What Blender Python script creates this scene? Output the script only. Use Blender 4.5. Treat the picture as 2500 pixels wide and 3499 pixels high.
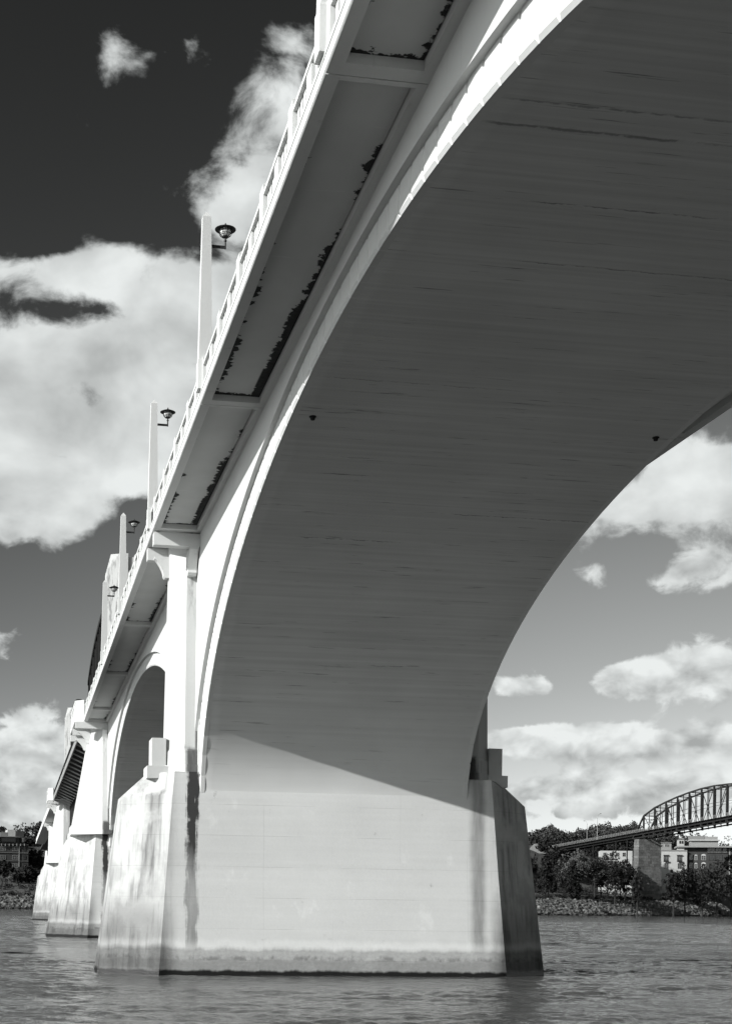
import bpy, bmesh, math, random
from mathutils import Vector, Matrix
random.seed(7)
S = bpy.context.scene
COL = S.collection
for o in list(bpy.data.objects):
    bpy.data.objects.remove(o)

# ------------------------------------------------------------------ camera
FPX, YAW, ROLL, CAMH = 4822.56, 0.1568, 0.014, 3.4        # focal length in photo pixels, yaw off the bridge axis
PPX, PPY, IW, IH = 811.3, 3082.8, 2500.0, 3499.0           # principal point of the shifted lens
cam = bpy.data.cameras.new('camera')
cam.sensor_fit = 'AUTO'; cam.sensor_width = 36.0
cam.lens = FPX / IH * 36.0
cam.shift_x = (IW / 2 - PPX) / IH
cam.shift_y = (PPY - IH / 2) / IH
cam.clip_start = 0.1; cam.clip_end = 9000
camo = bpy.data.objects.new('camera', cam); COL.objects.link(camo)
camo.matrix_world = Matrix.Translation((0, 0, CAMH)) @ Matrix.Rotation(-YAW, 4, 'Z') @ Matrix.Rotation(math.pi / 2, 4, 'X') @ Matrix.Rotation(ROLL, 4, 'Z')
S.camera = camo
S.render.resolution_x = 731; S.render.resolution_y = 1024

def ray(x, y):
    R = ROLL
    # undo roll about picture centre
    bx, by = x - R * 1750, y + R * 1250
    k = 1 / (1 + R * R)
    xp, yp = (bx + R * by) * k, (by - R * bx) * k
    a = (xp - 830.0) / FPX; t = -(yp - 3088.68) / FPX
    c, s = math.cos(YAW), math.sin(YAW)
    return Vector((a * c + s, c - a * s, t))
def at_u(x, y, u):
    d = ray(x, y); k = u / d.y
    return Vector((d.x * k, u, CAMH + d.z * k))

# ------------------------------------------------------------------ sun, sky, exposure
SUN = Vector((-1.0, -0.41, 0.52)).normalized()
sl = bpy.data.lights.new('sun', 'SUN'); sl.energy = 3.9; sl.angle = math.radians(0.5); sl.color = (1.0, 0.995, 0.985)
so = bpy.data.objects.new('sun', sl); COL.objects.link(so)
so.rotation_euler = SUN.to_track_quat('Z', 'Y').to_euler(); so.location = SUN * 300
EXPO = 0.72
S.view_settings.view_transform = 'Standard'; S.view_settings.look = 'None'
S.view_settings.exposure = EXPO; S.view_settings.gamma = 1.0; S.view_settings.use_curve_mapping = False

wd = bpy.data.worlds.new('World'); S.world = wd; wd.use_nodes = True
wn, wl = wd.node_tree.nodes, wd.node_tree.links
wn.clear()
def wnode(t, **k):
    n = wn.new(t)
    for a, b in k.items(): setattr(n, a, b)
    return n
def wm(op, a, b=None, c=None, clamp=False):
    n = wn.new('ShaderNodeMath'); n.operation = op; n.use_clamp = clamp
    for i, v in enumerate((a, b, c)):
        if v is None: continue
        if isinstance(v, (int, float)): n.inputs[i].default_value = v
        else: wl.new(v, n.inputs[i])
    return n.outputs[0]
sky = wnode('ShaderNodeTexSky', sky_type='NISHITA', sun_disc=False)
sky.sun_elevation = math.asin(SUN.z); sky.sun_rotation = math.atan2(SUN.x, SUN.y) % (2 * math.pi)
sep = wn.new('ShaderNodeSeparateColor'); wl.new(sky.outputs[0], sep.inputs[0])
# deep red filter of a black and white picture: red channel with raised contrast
red = wm('MINIMUM', wm('MULTIPLY', sep.outputs[0], 0.1), 0.90)
skyv = wm('MULTIPLY', wm('POWER', red, 2.12), 2.0)
tc = wn.new('ShaderNodeTexCoord'); sx = wn.new('ShaderNodeSeparateXYZ'); wl.new(tc.outputs['Generated'], sx.inputs[0])
az = wm('ARCTAN2', sx.outputs[0], sx.outputs[1]); el = wm('ARCSINE', sx.outputs[2])
cx = wn.new('ShaderNodeCombineXYZ'); wl.new(az, cx.inputs[0]); wl.new(el, cx.inputs[1])
P = cx.outputs[0]
CLOUDS = [(0.0127, 0.3935, 0.0531, 0.0139, -0.62), (0.0576, 0.3977, 0.0226, 0.0105, -0.35), (0.1009, 0.403, 0.0228, 0.0122, -0.42), (0.1253, 0.4245, 0.0124, 0.0086, -0.35), (0.0243, 0.4304, 0.0225, 0.0058, -0.4), (0.0844, 0.2699, 0.0269, 0.0134, -0.5), (-0.0037, 0.408, 0.0611, 0.0222, 0.65), (0.0449, 0.4214, 0.0308, 0.0153, 0.6), (0.0697, 0.4122, 0.0309, 0.0189, 0.5), (0.1048, 0.4153, 0.0373, 0.0155, 0.55), (0.14, 0.4144, 0.0249, 0.0189, 0.45), (-0.0027, 0.3426, 0.0817, 0.0411, 0.85), (0.0706, 0.3573, 0.0827, 0.041, 0.85), (0.1177, 0.384, 0.0456, 0.0334, 0.75), (0.0226, 0.2865, 0.0739, 0.0374, 0.75), (0.1002, 0.3159, 0.0476, 0.0442, 0.7), (-0.0014, 0.2586, 0.0366, 0.0171, 0.5), (0.1576, 0.3541, 0.0518, 0.0588, 0.8), (0.1475, 0.4621, 0.0311, 0.0197, 0.75), (0.1677, 0.4918, 0.029, 0.0239, 0.7), (0.1857, 0.5266, 0.0248, 0.0229, 0.55), (0.1894, 0.5495, 0.0228, 0.0135, 0.45), (0.1353, 0.4485, 0.0187, 0.01, 0.5), (0.0571, 0.5432, 0.0144, 0.009, 0.33), (0.0615, 0.5297, 0.0185, 0.0092, 0.3), (0.1026, 0.5391, 0.0393, 0.0166, 0.34), (-0.0156, 0.5136, 0.0101, 0.0123, 0.36), (0.1162, 0.473, 0.0124, 0.0082, 0.38), (-0.0083, 0.1764, 0.0202, 0.0119, 0.45), (0.0007, 0.1126, 0.0284, 0.0242, 0.65), (0.0233, 0.0971, 0.0245, 0.0304, 0.6), (0.0013, 0.072, 0.053, 0.0224, 0.6), (0.471, 0.2957, 0.048, 0.0233, 0.75), (0.4239, 0.2658, 0.0476, 0.0185, 0.7), (0.4863, 0.271, 0.0366, 0.0199, 0.75), (0.4832, 0.2269, 0.0367, 0.0167, 0.65), (0.3973, 0.2256, 0.0175, 0.0153, 0.5), (0.4533, 0.2154, 0.0226, 0.0094, 0.3), (0.4158, 0.1533, 0.0212, 0.0098, 0.7), (0.4427, 0.1564, 0.0246, 0.0145, 0.85), (0.4766, 0.161, 0.0296, 0.0182, 0.95), (0.3429, 0.1528, 0.014, 0.0089, 0.75), (0.3629, 0.1524, 0.0119, 0.0079, 0.7), (0.3495, 0.1127, 0.0298, 0.012, 0.75), (0.3891, 0.1133, 0.0292, 0.0119, 0.75), (0.426, 0.1137, 0.0287, 0.0128, 0.75), (0.4791, 0.1127, 0.0259, 0.0145, 0.75), (0.3579, 0.0804, 0.0178, 0.0065, 0.7), (0.3836, 0.0823, 0.0235, 0.01, 0.9), (0.407, 0.0872, 0.0165, 0.0129, 0.95), (0.4361, 0.0776, 0.0172, 0.0089, 0.8), (0.4589, 0.0827, 0.0206, 0.0137, 0.9), (0.485, 0.0912, 0.0239, 0.0204, 1.0), (0.3878, 0.0632, 0.0638, 0.0064, 0.46)]
acc = None
for (a0, e0, ra, re, amp) in CLOUDS:
    n = wn.new('ShaderNodeVectorMath'); n.operation = 'MULTIPLY_ADD'
    wl.new(P, n.inputs[0]); n.inputs[1].default_value = (1 / ra, 1 / re, 0); n.inputs[2].default_value = (-a0 / ra, -e0 / re, 0)
    d = wn.new('ShaderNodeVectorMath'); d.operation = 'DOT_PRODUCT'; wl.new(n.outputs[0], d.inputs[0]); wl.new(n.outputs[0], d.inputs[1])
    # bell of radius ~1.6
    b = wm('POWER', 2.7183, wm('MULTIPLY', d.outputs['Value'], -0.9))
    acc = wm('MULTIPLY', b, amp) if acc is None else wm('MULTIPLY_ADD', b, amp, acc)
acc = wm('MINIMUM', acc, 1.0)
# the same broken cloud goes on all round outside the frame
def wnoise(vec, scale, detail, rough=0.55, off=(0, 0, 0), st=(1, 1.5, 1), dist=0.0):
    m = wn.new('ShaderNodeMapping'); m.inputs['Scale'].default_value = st; m.inputs['Location'].default_value = off
    wl.new(vec, m.inputs[0])
    n = wn.new('ShaderNodeTexNoise'); n.inputs['Scale'].default_value = scale; n.inputs['Detail'].default_value = detail
    n.inputs['Roughness'].default_value = rough; n.inputs['Distortion'].default_value = dist
    wl.new(m.outputs[0], n.inputs['Vector']); return n.outputs[0]
gen = tc.outputs['Generated']
outs = wnoise(gen, 3.2, 4, 0.5, (3, 1, 5), (1, 1, 1.8))
# frame window in azimuth: -6..33 degrees -> named clouds; elsewhere random ones
inside = wm('MULTIPLY', wm('SMOOTH_MIN', wm('MULTIPLY_ADD', az, 12.0, 1.9, True), wm('MULTIPLY_ADD', az, -12.0, 7.6, True), 0.05), wm('MULTIPLY_ADD', el, -9.0, 6.2, True))
outm = wm('MULTIPLY', wm('SUBTRACT', outs, 0.50), 3.6)
def wmix(f, a, b): return wm('ADD', wm('MULTIPLY', wm('SUBTRACT', 1.0, f), a), wm('MULTIPLY', f, b))
cov = wmix(inside, wm('MAXIMUM', wm('MINIMUM', outm, 1.0), 0.0), acc)
hi = wn.new('ShaderNodeMapRange'); hi.interpolation_type = 'SMOOTHSTEP'; wl.new(el, hi.inputs[0]); hi.inputs[1].default_value = 0.19; hi.inputs[2].default_value = 0.32
def cloudn(sc, det, ro, dx=0.0, dy=0.0): return wnoise(P, sc, det, ro, (0.3 + dx, 0.1 + dy, 0), (1, 1.35, 1), 0.3)
n1 = wmix(hi.outputs[0], cloudn(44.0, 7, 0.56), cloudn(21.0, 8, 0.58))
n1l = wmix(hi.outputs[0], cloudn(34.0, 5, 0.5), cloudn(12.0, 5, 0.5))
n1s = wmix(hi.outputs[0], cloudn(34.0, 3, 0.5, -0.006, 0.016), cloudn(12.0, 3, 0.5, -0.016, 0.040))
dens = wm('MULTIPLY_ADD', wm('SUBTRACT', n1, 0.5), wm('MULTIPLY_ADD', hi.outputs[0], 0.75, 1.25), cov)
mr = wn.new('ShaderNodeMapRange'); mr.interpolation_type = 'SMOOTHSTEP'
wl.new(dens, mr.inputs[0]); mr.inputs[1].default_value = 0.33; wl.new(wm('MINIMUM', wm('MULTIPLY_ADD', el, 0.95, 0.44), 0.88), mr.inputs[2])
alpha = wm('MULTIPLY', mr.outputs[0], 0.97)
lit = wm('MULTIPLY_ADD', wm('SUBTRACT', n1l, n1s), 0.55, 0.385)
lit = wm('MULTIPLY_ADD', wm('SUBTRACT', n1, 0.5), 0.14, lit)
# flat grey bases and bright tops of the low cumulus decks, by elevation
cr = wn.new('ShaderNodeValToRGB'); wl.new(wm('MULTIPLY', wm('MULTIPLY_ADD', wm('SUBTRACT', n1l, 0.5), 0.05, el), 4.0), cr.inputs[0])
STOPS = [(2830, .55), (2760, .45), (2735, .25), (2690, .65), (2630, .90), (2600, .40), (2585, .35), (2540, .70), (2480, .95), (2430, .20), (2390, .30), (2340, .75), (2230, .95), (2150, .5)]
def el_of(y):
    d = ray(2150, y); return math.atan2(d.z, math.hypot(d.x, d.y))
e0 = cr.color_ramp.elements
while len(e0) < len(STOPS): e0.new(.5)
for q, (yy, vv) in zip(e0, STOPS): q.position = min(1, el_of(yy) * 4.0); q.color = (vv, vv, vv, 1)
wob = wm('SUBTRACT', cr.outputs[0], 0.5)
lit = wm('MULTIPLY_ADD', wob, wm('MULTIPLY_ADD', hi.outputs[0], -0.17, 0.17), lit)
lit = wm('MULTIPLY_ADD', hi.outputs[0], 0.03, lit)
lit = wm('MINIMUM', wm('MAXIMUM', lit, 0.24), 0.53)
# thin high veil low on the right
vq = wn.new('ShaderNodeVectorMath'); vq.operation = 'MULTIPLY_ADD'; wl.new(P, vq.inputs[0]); vq.inputs[1].default_value = (1 / .34, 1 / .17, 0); vq.inputs[2].default_value = (-.46 / .34, -.17 / .17, 0)
vd = wn.new('ShaderNodeVectorMath'); vd.operation = 'DOT_PRODUCT'; wl.new(vq.outputs[0], vd.inputs[0]); wl.new(vq.outputs[0], vd.inputs[1])
skyv = wm('MULTIPLY_ADD', wm('POWER', 2.7183, wm('MULTIPLY', vd.outputs['Value'], -1.0)), 0.075, skyv)
val = wmix(alpha, skyv, lit)
ccol = wn.new('ShaderNodeCombineColor')
wl.new(wm('MULTIPLY', val, 0.965), ccol.inputs[0]); wl.new(val, ccol.inputs[1]); wl.new(wm('MULTIPLY', val, 0.99), ccol.inputs[2])
bg = wn.new('ShaderNodeBackground'); wl.new(ccol.outputs[0], bg.inputs[0]); bg.inputs[1].default_value = 1.0
wo = wn.new('ShaderNodeOutputWorld'); wl.new(bg.outputs[0], wo.inputs[0])
S.render.engine = 'CYCLES'
S.cycles.max_bounces = 6; S.cycles.diffuse_bounces = 4; S.cycles.glossy_bounces = 3; S.cycles.transmission_bounces = 2; S.cycles.caustics_reflective = True; S.cycles.blur_glossy = 2.0; S.cycles.sample_clamp_indirect = 4.0; S.cycles.caustics_refractive = False
S.cycles.use_adaptive_sampling = True; S.cycles.adaptive_threshold = 0.025; wd.cycles.sampling_method = 'NONE'

# ------------------------------------------------------------------ mesh helpers
class MB:
    def __init__(self): self.v = []; self.f = []
    def quadloft(self, loops, cap0=True, cap1=True, closed=True):
        n = len(loops[0]); b = len(self.v)
        for L in loops: self.v += [tuple(p) for p in L]
        for i in range(len(loops) - 1):
            for j in range(n if closed else n - 1):
                k = (j + 1) % n
                self.f.append((b + i * n + j, b + i * n + k, b + (i + 1) * n + k, b + (i + 1) * n + j))
        if cap0: self.f.append(tuple(b + j for j in range(n))[::-1])
        if cap1: self.f.append(tuple(b + (len(loops) - 1) * n + j for j in range(n)))
        return self
    def box(self, x0, x1, y0, y1, z0, z1):
        return self.quadloft([[(x0, y0, z0), (x1, y0, z0), (x1, y1, z0), (x0, y1, z0)], [(x0, y0, z1), (x1, y0, z1), (x1, y1, z1), (x0, y1, z1)]])
    def bar(self, a, b, w, h=None, up=(0, 0, 1)):
        h = h or w; a, b = Vector(a), Vector(b); d = (b - a).normalized(); up = Vector(up)
        if abs(d.dot(up)) > .98: up = Vector((0, 1, 0))
        s = d.cross(up).normalized(); t = s.cross(d).normalized()
        L = []
        for p in (a, b): L.append([p + s * w / 2 + t * h / 2, p - s * w / 2 + t * h / 2, p - s * w / 2 - t * h / 2, p + s * w / 2 - t * h / 2])
        return self.quadloft(L)
    def tube(self, pts, rad, n=8):
        L = []
        for i, p in enumerate(pts):
            p = Vector(p); q = Vector(pts[min(i + 1, len(pts) - 1)]); o = Vector(pts[max(i - 1, 0)])
            d = (q - o).normalized(); up = Vector((0, 0, 1)) if abs(d.z) < .95 else Vector((0, 1, 0))
            s = d.cross(up).normalized(); t = s.cross(d)
            r = rad[i] if isinstance(rad, (list, tuple)) else rad
            L.append([p + s * r * math.cos(2 * math.pi * k / n) + t * r * math.sin(2 * math.pi * k / n) for k in range(n)])
        return self.quadloft(L)
    def lathe(self, c, prof, n=16):
        L = [[(c[0] + r * math.cos(2 * math.pi * k / n), c[1] + r * math.sin(2 * math.pi * k / n), c[2] + z) for k in range(n)] for r, z in prof]
        return self.quadloft(L)
    def build(self, name, mat, parent=None, fn=None, smooth=False, fix=True):
        v = self.v if fn is None else [fn(*p) for p in self.v]
        me = bpy.data.meshes.new(name); me.from_pydata(v, [], self.f)
        if fix:
            bm = bmesh.new(); bm.from_mesh(me); bmesh.ops.recalc_face_normals(bm, faces=bm.faces); bm.to_mesh(me); bm.free()
        if smooth:
            for p in me.polygons: p.use_smooth = True
        me.materials.append(mat)
        return link(name, me, parent)
def link(name, me, parent=None):
    o = bpy.data.objects.new(name, me); COL.objects.link(o)
    if parent is not None:
        o.parent = parent; o.matrix_parent_inverse = PW(parent).inverted()
    return o
def PW(o):
    m = Matrix.Translation(o.location) @ o.rotation_euler.to_matrix().to_4x4()
    return m if o.parent is None else PW(o.parent) @ o.matrix_parent_inverse @ m
def tag(o, label, cat, group=None):
    o['label'] = label; o['category'] = cat
    if group: o['group'] = group
    return o
def empty(name, loc, label=None, cat=None, group=None):
    o = bpy.data.objects.new(name, None); COL.objects.link(o); o.location = loc
    if label: tag(o, label, cat, group)
    return o
def copy_tree(o, parent=None):
    c = o.copy(); COL.objects.link(c)
    if parent is not None: c.parent = parent
    for ch in list(o.children): copy_tree(ch, c)
    return c

# ------------------------------------------------------------------ materials
class NT:
    def __init__(self, name):
        self.m = bpy.data.materials.new(name); self.m.use_nodes = True
        self.n, self.l = self.m.node_tree.nodes, self.m.node_tree.links
        self.b = self.n['Principled BSDF']
        g = self.n.new('ShaderNodeNewGeometry'); self.pos = g.outputs['Position']; self.nor = g.outputs['Normal']
        s = self.n.new('ShaderNodeSeparateXYZ'); self.l.new(self.pos, s.inputs[0]); self.x, self.y, self.z = s.outputs
        self.random = self.n.new('ShaderNodeObjectInfo').outputs['Random']
    def math(self, op, a, b=None, c=None, clamp=False):
        n = self.n.new('ShaderNodeMath'); n.operation = op; n.use_clamp = clamp
        for i, v in enumerate((a, b, c)):
            if v is None: continue
            if isinstance(v, (int, float)): n.inputs[i].default_value = v
            else: self.l.new(v, n.inputs[i])
        return n.outputs[0]
    def noise(self, scale, st=(1, 1, 1), detail=4, rough=.55, vec=None, off=(0, 0, 0), dist=0.0):
        m = self.n.new('ShaderNodeMapping'); m.inputs['Scale'].default_value = st; m.inputs['Location'].default_value = off
        self.l.new(vec or self.pos, m.inputs[0])
        n = self.n.new('ShaderNodeTexNoise'); n.inputs['Scale'].default_value = scale; n.inputs['Detail'].default_value = detail
        n.inputs['Roughness'].default_value = rough; n.inputs['Distortion'].default_value = dist
        self.l.new(m.outputs[0], n.inputs['Vector']); return n.outputs[0]
    def step(self, v, a, b, lo=0.0, hi=1.0):
        n = self.n.new('ShaderNodeMapRange'); n.interpolation_type = 'SMOOTHSTEP'
        self.l.new(v, n.inputs[0])
        for i, k in enumerate((a, b, lo, hi)): n.inputs[i + 1].default_value = k
        return n.outputs[0]
    def mix(self, f, a, b):
        n = self.n.new('ShaderNodeMix'); n.data_type = 'FLOAT'
        for s, v in ((n.inputs[0], f), (n.inputs[2], a), (n.inputs[3], b)):
            if isinstance(v, (int, float)): s.default_value = v
            else: self.l.new(v, s)
        return n.outputs[0]
    def grey(self, v, rough=.85, spec=.25, bump=None, bstr=.3, bdist=.02, tint=(.985, 1.0, .985)):
        c = self.n.new('ShaderNodeCombineColor')
        for i in range(3):
            if isinstance(v, (int, float)): c.inputs[i].default_value = v * tint[i]
            else: self.l.new(self.math('MULTIPLY', v, tint[i]), c.inputs[i])
        self.l.new(c.outputs[0], self.b.inputs['Base Color'])
        if isinstance(rough, (int, float)): self.b.inputs['Roughness'].default_value = rough
        else: self.l.new(rough, self.b.inputs['Roughness'])
        self.b.inputs['Specular IOR Level'].default_value = spec
        if bump is not None:
            bn = self.n.new('ShaderNodeBump'); bn.inputs['Strength'].default_value = bstr; bn.inputs['Distance'].default_value = bdist
            self.l.new(bump, bn.inputs['Height']); self.l.new(bn.outputs[0], self.b.inputs['Normal'])
        return self.m

def flat(name, v, rough=.8, var=.12, scale=3.0, spec=.25):
    t = NT(name); n = t.noise(scale, detail=5)
    return t.grey(t.math('MULTIPLY', t.math('MULTIPLY_ADD', n, 2 * var, 1 - var), v), rough, spec, n, .15)

def concrete(name, base, stain=.35, runoff=False):
    t = NT(name)
    big = t.noise(.35, detail=5); fine = t.noise(9, detail=6, rough=.65)
    strk = t.noise(1.0, (3.2, 3.2, .16), 5, .6)
    v = t.math('MULTIPLY', base, t.math('MULTIPLY_ADD', big, .16, .92))
    v = t.math('MULTIPLY', v, t.math('MULTIPLY_ADD', fine, .10, .95))
    v = t.math('MULTIPLY', v, t.math('SUBTRACT', 1.0, t.math('MULTIPLY', t.step(strk, .60, .78), stain)))
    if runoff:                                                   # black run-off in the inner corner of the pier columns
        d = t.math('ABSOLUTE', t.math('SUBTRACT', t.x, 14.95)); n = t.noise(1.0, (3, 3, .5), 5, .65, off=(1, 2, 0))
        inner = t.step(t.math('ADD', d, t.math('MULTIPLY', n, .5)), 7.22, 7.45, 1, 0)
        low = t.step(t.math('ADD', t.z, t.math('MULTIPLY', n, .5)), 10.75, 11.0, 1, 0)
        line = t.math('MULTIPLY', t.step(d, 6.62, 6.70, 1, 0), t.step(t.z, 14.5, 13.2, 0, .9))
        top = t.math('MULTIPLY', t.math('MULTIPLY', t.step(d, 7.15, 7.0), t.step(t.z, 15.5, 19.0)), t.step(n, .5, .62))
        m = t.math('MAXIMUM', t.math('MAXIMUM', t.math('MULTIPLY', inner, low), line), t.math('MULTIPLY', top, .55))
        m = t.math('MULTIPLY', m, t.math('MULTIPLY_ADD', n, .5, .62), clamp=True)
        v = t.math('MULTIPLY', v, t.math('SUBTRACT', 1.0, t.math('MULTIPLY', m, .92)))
    return t.grey(v, .9, .2, fine, .25, .012)

def m_soffit():
    t = NT('board_marked_soffit')
    big = t.noise(.22, (1, 1, 1), 5); fine = t.noise(10, detail=5)
    boards = t.noise(1.0, (.10, 4.6, 4.6), 3, .5)
    dash = t.noise(1.0, (.42, 7.5, 7.5), 4, .62, off=(3, 5, 1))
    dash2 = t.noise(1.0, (.16, 3.0, 3.0), 6, .7, off=(8, 2, 1), dist=.15)
    v = t.math('MULTIPLY', t.step(t.z, 8.5, 13.0, .57, .51), t.math('MULTIPLY_ADD', big, .36, .82))  # paler colour towards the foot makes up for weaker sunlight beside the pier
    v = t.math('MULTIPLY', v, t.math('ADD', 1.0, t.math('MULTIPLY', t.math('SUBTRACT', boards, .5), t.step(t.z, 9.0, 14.5, .10, .42))))
    v = t.math('MULTIPLY', v, t.math('SUBTRACT', 1.0, t.math('MULTIPLY', t.step(dash, .63, .72), t.step(t.z, 9.0, 13.5, .12, .55))))
    v = t.math('MULTIPLY', v, t.math('SUBTRACT', 1.0, t.math('MULTIPLY', t.step(dash2, .645, .70), t.step(t.z, 9.0, 13.5, .10, .6))))
    # a few long leaking joints (rust and lime washed out of the pour joints)
    rag = t.noise(2.2, (1, .6, .6), 6, .7, off=(4, 4, 4))
    for (u0, xa, xb, wd_, k) in ((26.22, 8.8, 14.0, .06, .5), (25.10, 8.9, 13.6, .045, .42), (29.88, 11.2, 15.2, .03, .6), (33.2, 12.0, 18.0, .025, .5), (52.9, 10.6, 14.2, .03, .6), (50.6, 15.5, 21.3, .025, .6), (41.4, 9.2, 14.0, .02, .5)):
        d = t.math('ABSOLUTE', t.math('SUBTRACT', t.y, t.math('MULTIPLY_ADD', rag, .34, u0 - .17)))
        m = t.math('MULTIPLY', t.step(d, wd_ * .4, wd_ * 1.6, k, 0), t.math('MULTIPLY', t.step(t.x, xa - .3, xa + .3), t.step(t.x, xb - .8, xb + .8, 1, 0)))
        v = t.math('MULTIPLY', v, t.math('SUBTRACT', 1.0, t.math('MULTIPLY', m, t.step(rag, .36, .56))))
    # smooth paler repair along the left edge of the barrel
    edge = t.step(t.math('ADD', t.x, t.math('MULTIPLY', t.noise(.5, detail=3), .7)), 9.25, 9.5, 1.08, 1.0)
    v = t.math('MULTIPLY', v, edge)
    h = t.math('ADD', boards, t.math('MULTIPLY', fine, .3))
    return t.grey(v, .9, .2, h, .16, .012)

def m_pier():
    t = NT('stained_pier_concrete')
    big = t.noise(.3, detail=5); fine = t.noise(8, detail=6, rough=.7)
    lift = t.noise(1.0, (.15, .15, 5.0), 3)
    v = t.math('MULTIPLY', .56, t.math('MULTIPLY_ADD', big, .22, .89))
    v = t.math('MULTIPLY', v, t.math('MULTIPLY_ADD', fine, .14, .93))
    v = t.math('MULTIPLY', v, t.math('MULTIPLY_ADD', lift, .12, .94))
    # pour lifts: a thin joint every 1.45 m, a few vertical form joints and fine cracks
    fr = t.math('FRACT', t.math('ADD', t.math('MULTIPLY', t.z, 1 / 1.45), t.math('MULTIPLY', t.noise(.4, detail=2), .02)))
    jl = t.math('MULTIPLY', t.step(t.math('ABSOLUTE', t.math('SUBTRACT', fr, .5)), .004, .012, 1, 0), t.step(t.noise(.35, detail=4, off=(7, 7, 1)), .42, .62))
    fx = t.math('FRACT', t.math('MULTIPLY', t.math('ADD', t.x, t.math('MULTIPLY', t.noise(.5, detail=3, off=(1, 3, 5)), .1)), 1 / 3.3))
    jl = t.math('MAXIMUM', jl, t.math('MULTIPLY', t.step(t.math('ABSOLUTE', t.math('SUBTRACT', fx, .5)), .0015, .005, .8, 0), t.step(t.noise(.3, (1, 1, .8), 4, off=(3, 7, 9)), .48, .60)))
    v = t.math('MULTIPLY', v, t.math('SUBTRACT', 1.0, t.math('MULTIPLY', jl, .2)))
    spot = t.noise(1.6, (1, 1, .8), 7, .72, off=(11, 3, 2))
    v = t.math('MULTIPLY', v, t.math('SUBTRACT', 1.0, t.math('MULTIPLY', t.step(spot, .63, .74), .30)))
    v = t.math('MULTIPLY', v, t.math('ADD', 1.0, t.math('MULTIPLY', t.step(t.noise(.7, (1, 1, .6), 6, .65, off=(5, 9, 2)), .60, .70), .10)))
    # rain streaks on the cutwater ends (outside the main face)
    d = t.math('ABSOLUTE', t.math('SUBTRACT', t.x, 14.95))
    nose = t.step(d, 7.3, 8.3)
    strk = t.noise(1.0, (1.7, 1.7, .07), 4, .5); strk2 = t.noise(1.0, (5.5, 5.5, .10), 3, .5, off=(4, 4, 4))
    grime = t.noise(.8, (1, 1, .7), 6, .6, off=(2, 7, 7))
    patch = t.noise(.42, detail=4, off=(9, 1, 3))
    sm = t.math('ADD', t.math('MULTIPLY', t.step(strk, .46, .70), .75), t.math('MULTIPLY', t.step(strk2, .48, .72), .55))
    sm = t.math('MULTIPLY', t.math('MULTIPLY', sm, t.step(patch, .34, .52)), t.math('MULTIPLY', nose, .50), clamp=True)
    v = t.math('MULTIPLY', v, t.math('SUBTRACT', 1.0, sm))
    v = t.math('MULTIPLY', v, t.math('SUBTRACT', 1.0, t.math('MULTIPLY', nose, t.math('MULTIPLY_ADD', t.step(grime, .46, .64), .18, .14))))
    v = t.math('MULTIPLY', v, t.math('SUBTRACT', 1.0, t.math('MULTIPLY', t.math('MULTIPLY', nose, t.step(t.math('ADD', t.z, t.math('MULTIPLY', patch, 2.0)), 5.6, 3.0)), .52)))
    # black run-off under the recess either side of the barrel
    wob = t.math('MULTIPLY_ADD', t.noise(1.0, (.2, .2, .8), 4), .5, -.25)
    dl = t.math('ABSOLUTE', t.math('SUBTRACT', t.math('ADD', t.x, wob), 8.12))
    fing = t.math('MULTIPLY_ADD', t.noise(1.0, (9, 9, .35), 4, .6, off=(3, 1, 1)), .5, -.25)
    fing = t.math('ADD', fing, t.math('MULTIPLY_ADD', t.noise(1.6, (1, 1, .8), 5, .65, off=(6, 1, 1)), .5, -.25))
    dl = t.math('ADD', dl, fing)
    run = t.math('MULTIPLY', t.step(dl, .13, .36, 1, 0), t.step(t.z, 1.0, 1.6))
    runn = t.noise(1.0, (4, 4, .35), 5, .65)
    run = t.math('MULTIPLY', run, t.math('MULTIPLY_ADD', t.step(t.z, 4.0, 7.6), .75, t.math('MULTIPLY_ADD', runn, .55, .25)), clamp=True)
    v = t.math('MULTIPLY', v, t.math('SUBTRACT', 1.0, t.math('MULTIPLY', run, .93)))
    dr = t.math('ABSOLUTE', t.math('SUBTRACT', t.math('ADD', t.x, t.math('MULTIPLY', wob, .6)), 21.95))
    rr = t.math('MULTIPLY', t.step(dr, .12, .55, 1, 0), t.step(t.z, .9, 1.7))
    v = t.math('MULTIPLY', v, t.math('SUBTRACT', 1.0, t.math('MULTIPLY', rr, t.math('MULTIPLY_ADD', runn, .6, .18))))
    # tide marks: chalky line, weathered band, black wet foot
    zw = t.math('ADD', t.z, t.math('MULTIPLY_ADD', t.noise(.9, (1, 1, .3), 7, .65), .62, -.31))
    chalk = t.math('MULTIPLY', t.step(zw, 1.25, 1.4), t.step(zw, 1.75, 1.45, 0, 1))
    v = t.math('MULTIPLY_ADD', chalk, .07, v)
    low = t.step(zw, 1.12, 1.3, 1, 0); pock = t.noise(5, (1, 1, 1.5), 5, .7)
    v = t.math('MULTIPLY', v, t.math('SUBTRACT', 1.0, t.math('MULTIPLY', low, t.math('MULTIPLY_ADD', pock, .36, .16))))
    rim = t.math('MULTIPLY', t.math('MULTIPLY', t.step(zw, .66, .78), t.step(zw, .98, .80)), t.step(t.noise(1.1, (1, 1, .5), 7, .75), .44, .62))
    v = t.math('MULTIPLY', v, t.math('SUBTRACT', 1.0, t.math('MULTIPLY', rim, .45)))
    low2 = t.step(zw, .62, .82, 1, 0)
    v = t.math('MULTIPLY', v, t.math('SUBTRACT', 1.0, t.math('MULTIPLY', low2, .30)))
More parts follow.
